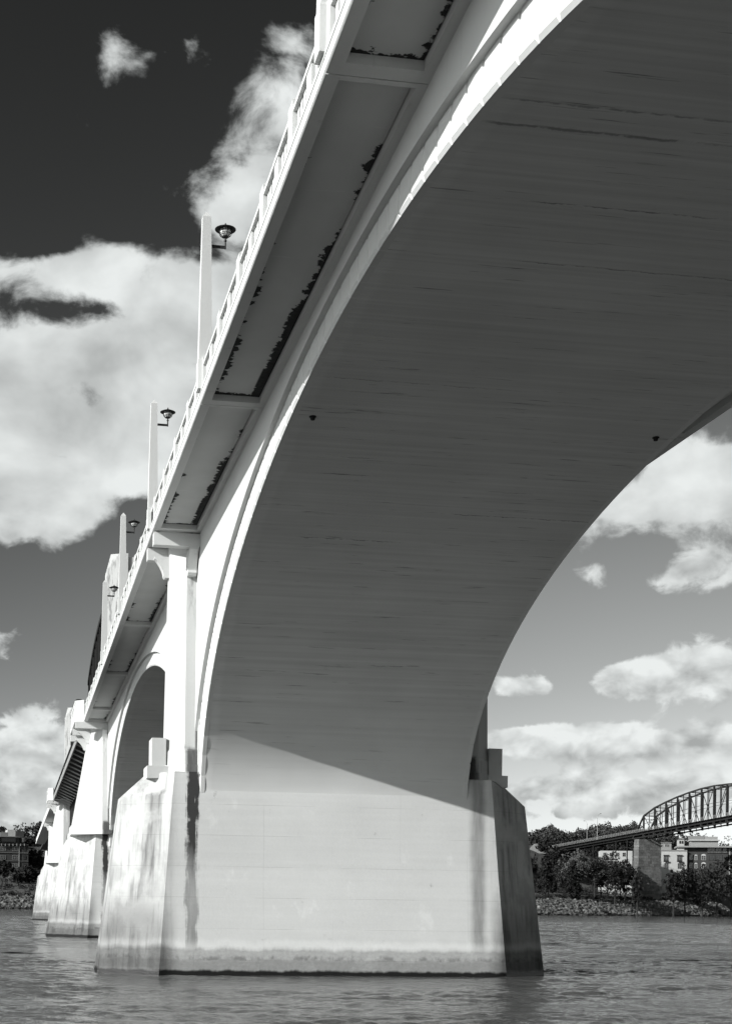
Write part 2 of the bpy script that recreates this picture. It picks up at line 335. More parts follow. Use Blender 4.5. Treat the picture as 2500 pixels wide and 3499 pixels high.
    v = t.math('MULTIPLY', v, t.step(t.math('SUBTRACT', t.z, t.math('MULTIPLY', t.noise(1.6, (1, 1, .6), 6, .7, off=(8, 8, 8)), .34)), -.02, .12, .05, 1.0))
    return t.grey(v, t.step(t.z, .15, .4, .35, .92), .25, t.math('ADD', fine, t.math('MULTIPLY', t.math('MULTIPLY', pock, low), 1.5)), .4, .02)

def m_slab(y0, y1, x0, x1, lush):
    t = NT('deck_slab_soffit'); xx = t.x
    big = t.noise(.5, detail=4); line = t.noise(1.0, (.25, 5, 1), 4)
    ex0 = t.math('SUBTRACT', xx, x0); ex1 = t.math('SUBTRACT', x1, xx)
    ey = t.math('MINIMUM', t.math('SUBTRACT', t.y, y0), t.math('SUBTRACT', y1, t.y))
    pat = t.noise(.42, (0, 1, 0), 3, off=(2, y0, 0)); lob = t.noise(4.0, (1, 1, 0), 3, .6)
    pat2 = t.noise(1.1, (0, 1, 0), 3, off=(5, y0 * 1.7, 0))
    base = t.math('MULTIPLY_ADD', lob, .72, -.30)
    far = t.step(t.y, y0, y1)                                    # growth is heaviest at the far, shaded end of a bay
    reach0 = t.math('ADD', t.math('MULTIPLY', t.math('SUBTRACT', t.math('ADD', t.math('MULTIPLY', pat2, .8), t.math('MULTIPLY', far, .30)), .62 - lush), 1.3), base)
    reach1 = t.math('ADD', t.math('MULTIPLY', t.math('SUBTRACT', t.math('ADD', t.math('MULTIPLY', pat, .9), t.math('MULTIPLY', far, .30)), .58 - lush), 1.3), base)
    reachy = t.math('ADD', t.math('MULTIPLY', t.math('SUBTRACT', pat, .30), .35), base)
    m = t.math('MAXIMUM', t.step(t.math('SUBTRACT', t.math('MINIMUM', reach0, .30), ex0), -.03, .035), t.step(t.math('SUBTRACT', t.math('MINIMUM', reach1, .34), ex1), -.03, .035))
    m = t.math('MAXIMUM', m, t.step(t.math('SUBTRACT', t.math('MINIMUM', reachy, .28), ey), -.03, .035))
    v = t.math('MULTIPLY', .50, t.math('MULTIPLY_ADD', big, .3, .85))
    v = t.math('MULTIPLY', v, t.math('ADD', 1.0, t.math('MULTIPLY', t.step(line, .68, .74), .2)))
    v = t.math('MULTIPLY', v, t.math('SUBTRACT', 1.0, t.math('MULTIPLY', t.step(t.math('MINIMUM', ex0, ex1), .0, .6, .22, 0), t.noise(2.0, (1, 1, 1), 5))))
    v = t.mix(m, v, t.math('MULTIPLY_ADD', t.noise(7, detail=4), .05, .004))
    return t.grey(v, .92, .15)

M = {}
M['white'] = concrete('painted_concrete', .54, .16)
M['wall'] = concrete('spandrel_concrete', .52, .20)
M['ring'] = concrete('arch_ring_concrete', .54, .10)
M['beam'] = concrete('beam_concrete', .55, .12)
M['column'] = concrete('column_concrete', .48, .34, True)
M['soffit'] = m_soffit(); M['pier'] = m_pier()
M['steel'] = flat('dark_painted_steel', .016, .8, .3, 2.0, .2)
M['steel2'] = flat('weathered_steel', .022, .8, .3, 2.0, .2)
M['palesteel'] = flat('pale_painted_steel', .26, .6, .15, 2.0, .4)
M['mold'] = flat('black_growth', .015, .95, .4, 8.0, .1)
M['asphalt'] = flat('asphalt', .06, .9, .2, 4.0)
# ------------------------------------------------------------------ water
def m_water():
    t = NT('river_water')
    w1 = t.noise(.55, (1.0, 1.5, 1), 6, .62, dist=.6); w2 = t.noise(1.9, (1, 1.6, 1), 5, .6, off=(7, 3, 0), dist=.5)
    big = t.noise(.035, (.6, 1.6, 1), 3, off=(1, 8, 0))
    h = t.math('ADD', t.math('MULTIPLY', w1, 1.0), t.math('MULTIPLY', w2, t.math('MULTIPLY_ADD', big, .6, .15)))
    t.grey(.06, t.math('MULTIPLY_ADD', big, .06, .05), .5, h, .5, .25)
    t.b.inputs['IOR'].default_value = 1.42
    return t.m
import numpy as np
wat = m_water()
mb = MB(); R = 6000
mb.v = [(-R, -R, -.16), (R, -R, -.16), (R, R, -.16), (-R, R, -.16)]; mb.f = [(0, 1, 2, 3)]
w = mb.build('river_water', wat, fix=False); w['kind'] = 'structure'
# choppy surface as real relief where the ripples can be told apart
def wave_patch(x0, x1, y0, y1, dx, dy, lam0, lam1, amp, seed):
    rs = np.random.RandomState(seed); xs = np.arange(x0, x1 + dx / 2, dx); ys = np.arange(y0, y1 + dy / 2, dy)
    gx, gy = np.meshgrid(xs, ys, indexing='ij'); h = np.zeros_like(gx)
    for _ in range(70):
        lam = lam0 * (lam1 / lam0) ** rs.rand(); th = math.radians(62) + rs.normal(0, .75); k = 2 * math.pi / lam
        a = lam ** .72 * rs.uniform(.5, 1)
        ph = k * (gx * math.cos(th) + gy * math.sin(th)) + rs.rand() * 6.28
        h += a * (np.sin(ph) + .35 * np.cos(2 * ph))
    gust = np.zeros_like(gx)
    for _ in range(12):
        lam = rs.uniform(12, 50); th = rs.rand() * 6.28; gust += np.sin(2 * math.pi / lam * (gx * math.cos(th) + 2.2 * gy * math.sin(th)) + rs.rand() * 6.28)
    h *= np.clip(1 + .22 * gust, .35, 1.7)
    h *= amp / h.std(); h = np.clip(h, -.13, .25)
    n, m = gx.shape
    V = np.stack([gx, gy, h], -1).reshape(-1, 3); idx = np.arange(n * m).reshape(n, m)
    F = np.stack([idx[:-1, :-1], idx[1:, :-1], idx[1:, 1:], idx[:-1, 1:]], -1).reshape(-1, 4)
    me = bpy.data.meshes.new('river_water'); me.from_pydata(V.tolist(), [], F.tolist()); me.materials.append(wat)
    me.polygons.foreach_set('use_smooth', [True] * len(me.polygons))
    o = link('river_water', me); o['kind'] = 'structure'
wave_patch(-12, 58, 33, 90, .125, .125, .40, 3.6, .028, 2)
wave_patch(-24, 150, 90.02, 300, .42, .42, 1.3, 7.0, .034, 3)

# ------------------------------------------------------------------ concrete arch bridge
CX = 14.95
HB = 6.50                     # half width of the barrel
SPAND = 6.68                  # spandrel wall face
FAS = 8.90                    # cornice outer face
EBI, IBO = 8.55, 6.90         # inner edge of the edge beam, outer edge of the inner beam
ZB = 20.45                    # underside of the deck beams
def dz(u): return -0.012 * max(0.0, min(u, 129.0) - 65.0)
def fall(x, y, z): return (x, y, z + dz(y))
bridge = empty('arch_bridge', (CX, 68, 0), 'long white concrete arch bridge crossing the river on piers with pointed bases', 'bridge')

def ell(a, b, zs, uc, t): return (uc + a * math.cos(t), zs + b * math.sin(t))
ARCHES = [(36.70, 28.56, 11.04, 8.29), (99.6, 28.7, 10.75, 8.29), (272.0, 28.0, 10.4, 8.29)]
def ringth(u, uc, a): return .70 + .75 * ((u - uc) / a) ** 2
def arc_points(uc, a, b, zs, step):
    # points of equal spacing along the intrados with outward normals
    N = 1200; pts = [ell(a, b, zs, uc, math.pi * i / N) for i in range(N + 1)]
    L = [0]
    for i in range(N): L.append(L[-1] + math.hypot(pts[i + 1][0] - pts[i][0], pts[i + 1][1] - pts[i][1]))
    n = max(8, round(L[-1] / step)); out = []; j = 0
    for k in range(n + 1):
        tgt = L[-1] * k / n
        while j < N - 1 and L[j + 1] < tgt: j += 1
        f = (tgt - L[j]) / (L[j + 1] - L[j]) if L[j + 1] > L[j] else 0
        t = math.pi * (j + f) / N
        u, z = ell(a, b, zs, uc, t)
        nx, nz = math.cos(t) / a, math.sin(t) / b; l = math.hypot(nx, nz)
        out.append((u, z, nx / l, nz / l))
    return out

def build_arch(i, uc, a, b, zs):
    detail = 1.0 if i < 2 else 2.4
    root = link('arch_span', None, bridge) if False else empty('arch_span', (0, 0, 0)); root.parent = bridge; root.matrix_parent_inverse = PW(bridge).inverted()
    root.location = (CX, uc, zs)
    pts = arc_points(uc, a, b, zs, .5); fp = arc_points(uc, a, b, zs, .09 if i < 2 else .4)
    ins = [(u, z) for u, z, _, _ in fp]
    outs = [(u + nx * (ringth(u, uc, a) - .02), z + nz * (ringth(u, uc, a) - .02)) for u, z, nx, nz in fp]
    mb = MB(); e = .06
    loops = []
    for (p, q) in zip(ins, outs):
        loops.append([(CX - HB + e, p[0], p[1]), (CX + HB - e, p[0], p[1]), (CX + HB - e, q[0], q[1]), (CX - HB + e, q[0], q[1])])
    mb.quadloft(loops)
    mb.build('barrel', M['soffit'], root)
    # voussoirs on both faces: separate blocks with open joints and chamfered arrises
    vp = arc_points(uc, a, b, zs, .97 * detail)
    for s in (-1, 1):
        for (p, q) in zip(vp[:-1], vp[1:]):
            if s > 0 and i > 0: break
            g = .02
            def pt(P, r, tt): return (P[0] + P[2] * r, P[1] + P[3] * r)
            tp, tq = ringth(p[0], uc, a), ringth(q[0], uc, a)
            def corner(f, r0):                                 # f along joint to joint, r0 radial fraction
                P = [p[k] + (q[k] - p[k]) * f for k in range(4)]; th = (tp + (tq - tp) * f)
                return P[0] + P[2] * th * r0, P[1] + P[3] * th * r0
            seg = math.hypot(q[0] - p[0], q[1] - p[1]); f0, f1 = .032 / seg, 1 - .032 / seg; ch = .05
            fc = ch / seg; rc = .09 / ((tp + tq) / 2)
            back = [corner(f0, -.0), corner(f1, 0), corner(f1, 1), corner(f0, 1)]
            frnt = [corner(f0 + fc, rc), corner(f1 - fc, rc), corner(f1 - fc, 1), corner(f0 + fc, 1)]
            X = lambda d: CX + s * d
            mb = MB().quadloft([[(X(HB - .25), *c) for c in back], [(X(HB - .055), *c) for c in back], [(X(HB), *c) for c in frnt]])
            mb.build('voussoir', M['ring'], root)
    # spandrel walls, standing proud of the ring so that their foot shows as a dark band
    for s in (-1, 1):
        mb = MB(); loops = []
        for (u, z, nx, nz) in pts:
            th = ringth(u, uc, a); uu, zz = u + nx * th, z + nz * th
            if zz > ZB + dz(uu) - .02: zz = ZB + dz(uu) - .02
            top = ZB + .05 + dz(uu)
            loops.append([(CX + s * SPAND, uu, zz), (CX + s * (HB - .4), uu, zz), (CX + s * (HB - .4), uu, top), (CX + s * SPAND, uu, top)])
        mb.quadloft(loops)
        mb.build('spandrel_wall', M['wall'], root)
    return root
for i, A in enumerate(ARCHES): build_arch(i, *A)

# ------------------------------------------------------------------ piers
def octo(c, n, uf, nu, z, uc):
    L = []
    for s in (-1, 1):
        ring = [(CX + s * c, uc + uf, z), (CX + s * n, uc - nu, z), (CX + s * n, uc + nu, z), (CX + s * c, uc - uf, z)]
        L += ring if s < 0 else ring[::-1]
    # order: left front, left nose front, left nose back, left back, right back, right nose back, right nose front, right front
    return [L[0], L[1], L[2], L[3], L[4], L[5], L[6], L[7]]
def colpoly(s, uc, hu, d0, d1, ch, z, grow=0.0):
    return [(CX + s * d0, uc - hu - grow, z), (CX + s * (d1 - ch), uc - hu - grow, z), (CX + s * (d1 + grow), uc - hu + ch * 1.35 - grow * .4, z),
            (CX + s * (d1 + grow), uc + hu - ch * 1.35 + grow * .4, z), (CX + s * (d1 - ch), uc + hu + grow, z), (CX + s * d0, uc + hu + grow, z)]
def knee(mb, p, out, along, drop, width):
    # quarter-round corbel: p top inner corner, out = outward unit dir, along = width dir
    p, out, along = Vector(p), Vector(out), Vector(along)
    prof = [(0, 0), (1, 0), (1, -.10), (.92, -.14), (.80, -.22), (.62, -.42), (.47, -.64), (.40, -.80), (.40, -.9), (.30, -1.0), (0, -1.0)]
    L = []
    for w in (-width / 2, width / 2): L.append([p + out * (x * drop[0]) + Vector((0, 0, y * drop[1])) + along * w for x, y in prof])
    mb.quadloft(L)
def build_pier(uc, ht, hc, col_hu, big=False):
    root = empty('pier', (CX, uc, 0)); root.parent = bridge; root.matrix_parent_inverse = PW(bridge).inverted()
    # ht: half thickness at the top, front face batters 1.05 m
    mb = MB()
    k = 1.35 if big else 1.0; w = .9 if big else 0.0
    mb.quadloft([octo(8.48, 11.4 + w, -(ht + .75), 1.3 * k, -2, uc), octo(8.34, 11.05 + w, -(ht + .60), 1.2 * k, 0, uc), octo(7.99, 10.42 + w * .75, -(ht + .16), 1.1 * k, 5.0, uc), octo(7.75, 10.0 + w * .6, -(ht + .02), 1.0 * k, 8.33, uc),
                 octo(7.66, 8.8 + w * 1.2, -(ht - .06), .8 * k, 9.45, uc)])
    mb.build('cutwater', M['pier'], root)
    zc = ZB + dz(uc) - .62
    for s in (-1, 1):
        U = uc + hc
        e = 1.0 if not big else 1.9
        tgrow = .12 if not big else 1.65
        MB().quadloft([colpoly(s, U, col_hu, 6.3, 7.85, .70, 9.45 if not big else 9.4, .38 + (tgrow if big else 0)), colpoly(s, U, col_hu, 6.3, 7.85, .70, 9.82, .34 + (tgrow if big else 0))]).build('plinth', M['column'], root)
        MB().quadloft([colpoly(s, U, col_hu, 6.3, 7.85, .70, 9.82, .22 + (tgrow if big else 0)), colpoly(s, U, col_hu, 6.3, 7.85, .70, 10.46, .20 + (tgrow if big else 0)), colpoly(s, U, col_hu, 6.3, 7.85, .70, 10.6, .12 + (tgrow * .95 if big else 0))]).build('pedestal', M['column'], root)
        MB().quadloft([colpoly(s, U, col_hu, 6.3, 7.85 , .70, 10.6, tgrow), colpoly(s, U, col_hu, 6.3, 7.85, .70, zc, 0.0 if not big else .22)]).build('column', M['column'], root)
        MB().quadloft([colpoly(s, U, col_hu, 6.3, 7.85, .70, zc - .02, .0 if not big else .2), colpoly(s, U, col_hu, 6.3, 7.85, .70, zc + .66, .0 if not big else .2)]).build('column_head', M['beam'], root)
        # low stub on the cutwater cap, with a shallow niche
        if not big:
            mb = MB(); d0, d1 = 7.95, 8.62; mb.box(*sorted((CX + s * d0, CX + s * d1)), U - .75, U + .75, 9.3, 11.12)
            mb.box(*sorted((CX + s * 7.8, CX + s * 8.85)), U - .95, U + .95, 9.2, 9.78)
            mb.build('stub', M['column'], root)
        for q in ((0,) if not big else (-.6, .6)):
            mb = MB(); knee(mb, (CX + s * (7.85 if not big else 8.0), U + q * col_hu, zc + .02), (s, 0, 0), (0, 1, 0), (.72, 1.0) if not big else (1.3, 1.15), .5); mb.build('corbel', M['beam'], root)
        mb = MB(); knee(mb, (CX + s * 6.95, U - col_hu + .02, zc), (0, -1, 0), (1, 0, 0), (1.2 if not big else .9, 1.15), .42); mb.build('corbel', M['beam'], root)
        # cross beams under the sidewalk
        bs = ((64.73, 65.27), (67.75, 68.27))  if uc < 100 else ((uc - 3.2, uc - 2.7), (uc + 2.7, uc + 3.2)) if not big else ((uc - ht + .2, uc - ht + .8), (uc - .3, uc + .3), (uc + ht - .8, uc + ht - .2))
        for (a, b) in bs:
            o = FAS - .06 if not big else FAS + .75
            MB().box(*sorted((CX + s * (SPAND + .005), CX + s * o)), a, b, zc, ZB + dz(uc) - .03).build('cross_beam', M['beam'], root)
    return root
build_pier(68.0, 2.75, -.75, 1.35)
build_pier(135.0, 6.0, 0, 5.0, True)
build_pier(238.0, 6.0, 0, 5.0, True)
build_pier(303.0, 2.92, 0, 1.6)
# near abutment behind the camera's right shoulder and the far one on the bank
for (y0, y1) in ((1.5, 8.4), (306, 330)):
    o = MB().box(CX - 6.9, CX + 6.9, y0, y1, -2, ZB + dz(y0) - .03).build('abutment', M['pier'], bridge)
# thin pier walls between the columns so that the spandrels close
for (y0, y1) in ((65.45, 70.6), (129.2, 140.8), (232.2, 243.8), (300.2, 305.8)):
    MB().box(CX - 6.55, CX + 6.55, y0, y1, 9.3, ZB + dz(y0) - .04).build('pier_wall', M['wall'], bridge)

# ------------------------------------------------------------------ deck bays
JOINTS = [8.0, 28.4, 48.0, 64.72, 68.3, 86.3, 104.2, 122.0, 129.3]
POSTU = []
def subdiv(y0, y1, n=3): return [y0 + (y1 - y0) * i / n for i in range(n + 1)]
def longbar(mb, prof, y0, y1, n=3):
    mb.quadloft([[(x, y, z) for x, z in prof] for y in subdiv(y0, y1, n)])
def build_bay(y0, y1, s, idx, plain=False):
    root = empty('deck_bay', (0, 0, 0)); root.parent = bridge; root.matrix_parent_inverse = PW(bridge).inverted(); root.location = (CX + s * 7.8, (y0 + y1) / 2, ZB)
    X = lambda d: CX + s * d
    g = .018; a, b = y0 + g, y1 - g
    # cornice with its drip and the narrow shadow groove under the balustrade
    mb = MB(); longbar(mb, [(X(FAS - .30), ZB), (X(FAS - .03), ZB), (X(FAS), ZB + .03), (X(FAS), ZB + .30), (X(FAS - .30), ZB + .30)], a, b); mb.build('cornice', M['white'], root, fall)
    mb = MB(); longbar(mb, [(X(FAS - .34), ZB + .302), (X(FAS - .20), ZB + .302), (X(FAS - .20), ZB + .378), (X(FAS - .34), ZB + .378)], a, b); mb.build('groove', M['beam'], root, fall)
    mb = MB(); longbar(mb, [(X(FAS - .34), ZB + .38), (X(FAS - .01), ZB + .38), (X(FAS - .01), ZB + .50), (X(FAS - .34), ZB + .50)], a, b); mb.build('blocking_course', M['white'], root, fall)
    mb = MB(); longbar(mb, [(X(EBI), ZB + .004), (X(FAS - .302), ZB + .004), (X(FAS - .302), ZB + .5), (X(EBI), ZB + .5)], a, b); mb.build('edge_beam', M['beam'], root, fall)
    mb = MB(); longbar(mb, [(X(SPAND - .1), ZB + .006), (X(IBO), ZB + .006), (X(IBO), ZB + .5), (X(SPAND - .1), ZB + .5)], a, b); mb.build('inner_beam', M['beam'], root, fall)
    if y1 - y0 > 5:
        for (p, q) in ((a, a + .16), (b - .42, b)):
            MB().box(*sorted((X(IBO - .01), X(EBI + .01))), p, q, ZB + .002, ZB + .45).build('end_rib', M['beam'], root, fall)
    x0, x1 = sorted((X(EBI), X(IBO)))
    lush = (-.16, .05, .05, -.1, -.02, -.05, -.08, -.1)[idx]
    m = m_slab(a + .16, b - .42, x0, x1, lush) if s < 0 and not plain else M['beam']
    mb = MB(); longbar(mb, [(X(IBO + .02), ZB + .22), (X(EBI - .02), ZB + .22), (X(EBI - .02), ZB + .49), (X(IBO + .02), ZB + .49)], a + .01, b - .01, 6); mb.build('slab', m, root, fall)
    # sidewalk slab on top
    mb = MB(); longbar(mb, [(X(6.3), ZB + .50), (X(FAS - .05), ZB + .50), (X(FAS - .05), ZB + .56), (X(6.3), ZB + .56)], a, b); mb.build('sidewalk', M['white'], root, fall)
    return root
for i in range(len(JOINTS) - 1):
    for s in (-1, 1):
        build_bay(JOINTS[i], JOINTS[i + 1], s, i)
mb = MB(); longbar(mb, [(CX - 6.7, ZB + .10), (CX + 6.7, ZB + .10), (CX + 6.7, ZB + .47), (CX - 6.7, ZB + .47)], 1.5, 141.5, 14); mb.build('roadway', M['asphalt'], bridge, fall)
# far approach beyond the steel leaves: plain bays
for s in (-1, 1):
    X = lambda d: CX + s * d
    r = empty('deck_bay', (X(8), 280, 19.7)); r.parent = bridge; r.matrix_parent_inverse = PW(bridge).inverted()
    mb = MB(); longbar(mb, [(X(6.3), ZB), (X(FAS), ZB), (X(FAS), ZB + .42), (X(6.3), ZB + .42)], 230.5, 420, 8); mb.build('cornice', M['white'], r, fall)
    mb = MB(); longbar(mb, [(X(FAS - .4), ZB + .42), (X(FAS - .12), ZB + .42), (X(FAS - .12), ZB + 1.5), (X(FAS - .4), ZB + 1.5)], 243, 420, 8); mb.build('parapet', M['white'], r, fall)
mb = MB(); longbar(mb, [(CX - 6.7, ZB + .10), (CX + 6.7, ZB + .10), (CX + 6.7, ZB + .47), (CX - 6.7, ZB + .47)], 231, 470, 8); mb.build('roadway', M['asphalt'], bridge, fall)

# ------------------------------------------------------------------ balustrade
ZP = ZB + .50
BAL = MB().box(-.06, .06, -.055, .055, 0, .66); bme = None
def build_balustrade(y0, y1, s, fine=True):
    root = empty('balustrade', (0, 0, 0)); root.parent = bridge; root.matrix_parent_inverse = PW(bridge).inverted(); root.location = (CX + s * 8.7, (y0 + y1) / 2, ZP)
    X = lambda d: CX + s * d
    d0, d1 = FAS - .42, FAS - .10
    a, b = y0 + .012, y1 - .012
    mb = MB(); longbar(mb, [(X(d0), ZP + .001), (X(d1), ZP + .001), (X(d1 - .02), ZP + .14), (X(d0 + .02), ZP + .14)], a, b); mb.build('base_rail', M['white'], root, fall)
    mb = MB(); longbar(mb, [(X(d0 - .02), ZP + .74), (X(d1 + .04), ZP + .74), (X(d1 + .04), ZP + .86), (X(d1), ZP + .93), (X(d0), ZP + .93), (X(d0 - .02), ZP + .86)], a, b); mb.build('top_rail', M['white'], root, fall)
    n = max(1, round((y1 - y0) / 3.72)); L = (y1 - y0) / n
    for k in range(n + 1):
        c = y0 + k * L
        c0, c1 = max(c - .27, y0 + .02), min(c + .27, y1 - .02)
        if k == n and y1 - y0 < 4: pass
        mb = MB(); mb.quadloft([[(X(d0 - .03), c0, ZP + .002), (X(d1 + .055), c0, ZP + .002), (X(d1 + .055), c1, ZP + .002), (X(d0 - .03), c1, ZP + .002)],
                                [(X(d0 - .03), c0, ZP + 1.02), (X(d1 + .055), c0, ZP + 1.02), (X(d1 + .055), c1, ZP + 1.02), (X(d0 - .03), c1, ZP + 1.02)],
                                [(X(d0 + .06), c0 + .08, ZP + 1.12), (X(d1 - .04), c0 + .08, ZP + 1.12), (X(d1 - .04), c1 - .08, ZP + 1.12), (X(d0 + .06), c1 - .08, ZP + 1.12)]])
        mb.build('post', M['white'], root, fall)
        if k == n: break
        # two openings with four balusters each, a narrow pier between them
        m0, m1 = c + L / 2 - .26, c + L / 2 + .26
        MB().box(*sorted((X(d0 + .02), X(d1 + .02))), m0, m1, ZP + .13, ZP + .745).build('panel_pier', M['white'], root, fall)
        for (p, q) in ((c + .27, m0), (m1, c + L - .27)):
            nb = 4 if fine else 3
            for j in range(nb):
                y = p + (q - p) * (j + .5) / nb
                w = (q - p) / nb * .32
                MB().box(*sorted((X(d0 + .06), X(d1 - .05))), y - w, y + w, ZP + .13, ZP + .745).build('baluster', M['white'], root, fall, fix=False)
    return root
for i in range(1, len(JOINTS) - 2):
    build_balustrade(JOINTS[i], JOINTS[i + 1], -1)
build_balustrade(20.0, 28.4, -1)
build_balustrade(122.0, 128.6, -1)
for i in range(0, len(JOINTS) - 1):
    a, b = JOINTS[i], JOINTS[i + 1]
    X = lambda d: CX + d
    mb = MB(); longbar(mb, [(X(FAS - .42), ZP + .001), (X(FAS - .1), ZP + .001), (X(FAS - .1), ZP + .93), (X(FAS - .42), ZP + .93)], a + .01, b - .01); mb.build('parapet', M['white'], bridge, fall)

# balconies round the heads of the two bascule piers
def build_balcony(y0, y1, s):
    root = empty('balcony', (CX + s * 9, (y0 + y1) / 2, 19.7)); root.parent = bridge; root.matrix_parent_inverse = PW(bridge).inverted()
    X = lambda d: CX + s * d
    zb = ZB + dz(y0); f = FAS + .78
    poly = lambda o, z: [(X(6.4), y0 - o, z), (X(f - .9), y0 - o, z), (X(f + o), y0 + .75 - o * .4, z), (X(f + o), y1 - .75 + o * .4, z), (X(f - .9), y1 + o, z), (X(6.4), y1 + o, z)]
    MB().quadloft([poly(0, zb), poly(.04, zb + .05), poly(.04, zb + .42), poly(0, zb + .48)]).build('platform', M['white'], root)
    # solid parapet walls with four slots in the end wall
    zp, zt = zb + .48, zb + 1.98
    def wall(p, q, slots):
        p, q = Vector((X(p[0]), p[1], 0)), Vector((X(q[0]), q[1], 0)); d = (q - p); L = d.length; d.normalize(); nrm = Vector((d.y, -d.x, 0)) * .15
        def blk(a, b, z0, z1, name, w=1.0):
            A, B = p + d * a, p + d * b; n = nrm * w
            MB().quadloft([[A - n + Vector((0, 0, z0)), B - n + Vector((0, 0, z0)), B + n + Vector((0, 0, z0)), A + n + Vector((0, 0, z0))], [A - n + Vector((0, 0, z1)), B - n + Vector((0, 0, z1)), B + n + Vector((0, 0, z1)), A + n + Vector((0, 0, z1))]]).build(name, M['white'], root)
        blk(0, L, zp, zp + .52, 'base_rail'); blk(0, L, zt - .30, zt, 'top_rail', 1.15)
        if slots:
            w = L / (2 * slots + 1) * .62; e = (L - (2 * slots - 1) * w) / 2
            blk(0, e, zp + .52, zt - .30, 'panel'); blk(L - e, L, zp + .52, zt - .30, 'panel')
            for k in range(slots - 1): blk(e + (2 * k + 1) * w, e + (2 * k + 2) * w, zp + .52, zt - .30, 'baluster')
        else: blk(0, L, zp + .52, zt - .30, 'panel')
    wall((6.7, y0 + .16), (f - .95, y0 + .16), 4); wall((f - .9, y0 + .16), (f - .16, y0 + .85), 0); wall((f - .16, y0 + .85), (f - .16, y1 - .85), 6); wall((f - .16, y1 - .85), (f - .9, y1 - .16), 0)
for s in (-1, 1):
    build_balcony(129.4, 140.6, s); build_balcony(232.4, 243.6, s)

# two drain outlets under the barrel
for (x, u) in ((9.2, 44.2), (20.73, 44.0)):
    t = math.asin(min(1, math.sqrt(1 - ((u - 36.7) / 28.56) ** 2))); z = 8.29 + 11.04 * math.sin(t)
    MB().lathe((x, u, z), [(.07, -.10), (.08, -.02), (.12, -.01), (.12, .1)], 12).build('drain_outlet', M['steel'], bridge)
# ------------------------------------------------------------------ lamp obelisks
def m_globe():
    t = NT('frosted_lamp_glass'); t.grey(.75, .25, .5); return t.m
M['globe'] = m_globe(); M['iron'] = flat('black_iron', .02, .5, .3, 6, .4)
def lamp_head(name, c, root):
    arm = root
    cx, cy, cz = c
    k_ = .78
    lamp = MB().lathe((cx, cy, cz), [(r * k_, z * k_) for r, z in ((.04, -.2), (.04, .12), (.065, .13), (.065, .20), (.035, .22), (.035, .27), (.10, .29), (.15, .33))], 12).build('lantern', M['iron'], root, smooth=False)
    MB().lathe((cx, cy, cz), [(r * k_, z * k_) for r, z in ((.13, .335), (.19, .40), (.235, .48), (.25, .56), (.25, .64))], 16).build('globe', M['globe'], lamp, smooth=True)
    mb = MB(); mb.lathe((cx, cy, cz), [(r * k_, z * k_) for r, z in ((.24, .645), (.46, .64), (.47, .66), (.30, .74), (.12, .81), (.05, .84), (.03, .92), (.004, .95))], 20); mb.build('hood', M['iron'], lamp)
    mb = MB()
    for k in range(8):
        a = 2 * math.pi * k / 8 + .2
        mb.tube([(cx + r * k_ * math.cos(a), cy + r * k_ * math.sin(a), cz + z * k_) for r, z in ((.12, .30), (.22, .38), (.28, .48), (.30, .58), (.30, .66))], .010, 5)
    for (r, z) in ((.265, .45), (.302, .58)):
        mb.tube([(cx + r * k_ * math.cos(2 * math.pi * k / 20), cy + r * k_ * math.sin(2 * math.pi * k / 20), cz + z * k_) for k in range(21)], .010, 5)
    mb.build('cage', M['iron'], lamp, fix=False)
def build_obelisk(u, label, near=True):
    z0 = ZB + .46 + dz(u); x = CX - FAS + .15
    root = empty('lamp_obelisk', (x, u, z0), label, 'lamp post', 'obelisk lamp posts along the bridge parapet')
    def sq(h, z, dx=0): return [(x - h, u - h, z), (x + h, u - h, z), (x + h, u + h, z), (x - h, u + h, z)]
    MB().quadloft([sq(.25, z0 + .03), sq(.25, z0 + 1.0), sq(.235, z0 + 1.04)]).build('base', M['white'], root)
    MB().quadloft([sq(.225, z0 + 1.04), sq(.15, z0 + 5.97), sq(.02, z0 + 6.17)]).build('shaft', M['white'], root)
    za = z0 + 5.02
    MB().bar((x + .13, u, za), (x + .66, u, za), .055, .09).build('arm', M['iron'], root)
    lamp_head('lantern', (x + .66, u, za + .10), root)
OB = [(28.7, 'white tapered lamp obelisk cut off by the top edge of the picture'), (48.1, 'tallest white lamp obelisk, its caged lantern hanging against dark sky'),
      (66.5, 'white lamp obelisk on the parapet above the nearest pier'), (85.4, 'slim white lamp obelisk with lantern in front of the pale portal tower'),
      (102.6, 'farthest white lamp obelisk, beside the dark steel truss')]
for u, l in OB: build_obelisk(u, l)

# ------------------------------------------------------------------ portal towers over the bascule ends
def build_portal(u, label):
    root = empty('portal_tower', (CX, u, 20.0), label, 'tower', 'portal towers at the bascule ends')
    z0 = 20.1
    for s in (-1, 1):
        X = lambda d: CX + s * d
        MB().quadloft([[(X(6.9), u - .9, z0), (X(5.75), u - 1.3, z0), (X(5.75), u + 1.3, z0), (X(6.9), u + .9, z0)], [(X(6.9), u - .9, 34.0), (X(5.75), u - 1.3, 34.0), (X(5.75), u + 1.3, 34.0), (X(6.9), u + .9, 34.0)],
                       [(X(6.5), u - .9, 35.6), (X(5.75), u - 1.3, 35.6), (X(5.75), u + 1.3, 35.6), (X(6.5), u + .9, 35.6)]]).build('leg', M['column'], root)
    MB().box(CX - 5.75, CX + 5.75, u - 1.05, u + 1.05, 30.3, 35.4).build('lintel', M['column'], root)
    mb = MB()
    for x in (-5.2, -1.9, 1.9, 5.2): mb.box(CX + x - .3, CX + x + .3, u - 1.2, u - 1.051, 30.3, 35.7)
    mb.build('pilaster', M['white'], root)
build_portal(132.5, 'pale concrete portal tower standing behind the slim lamp obelisks')
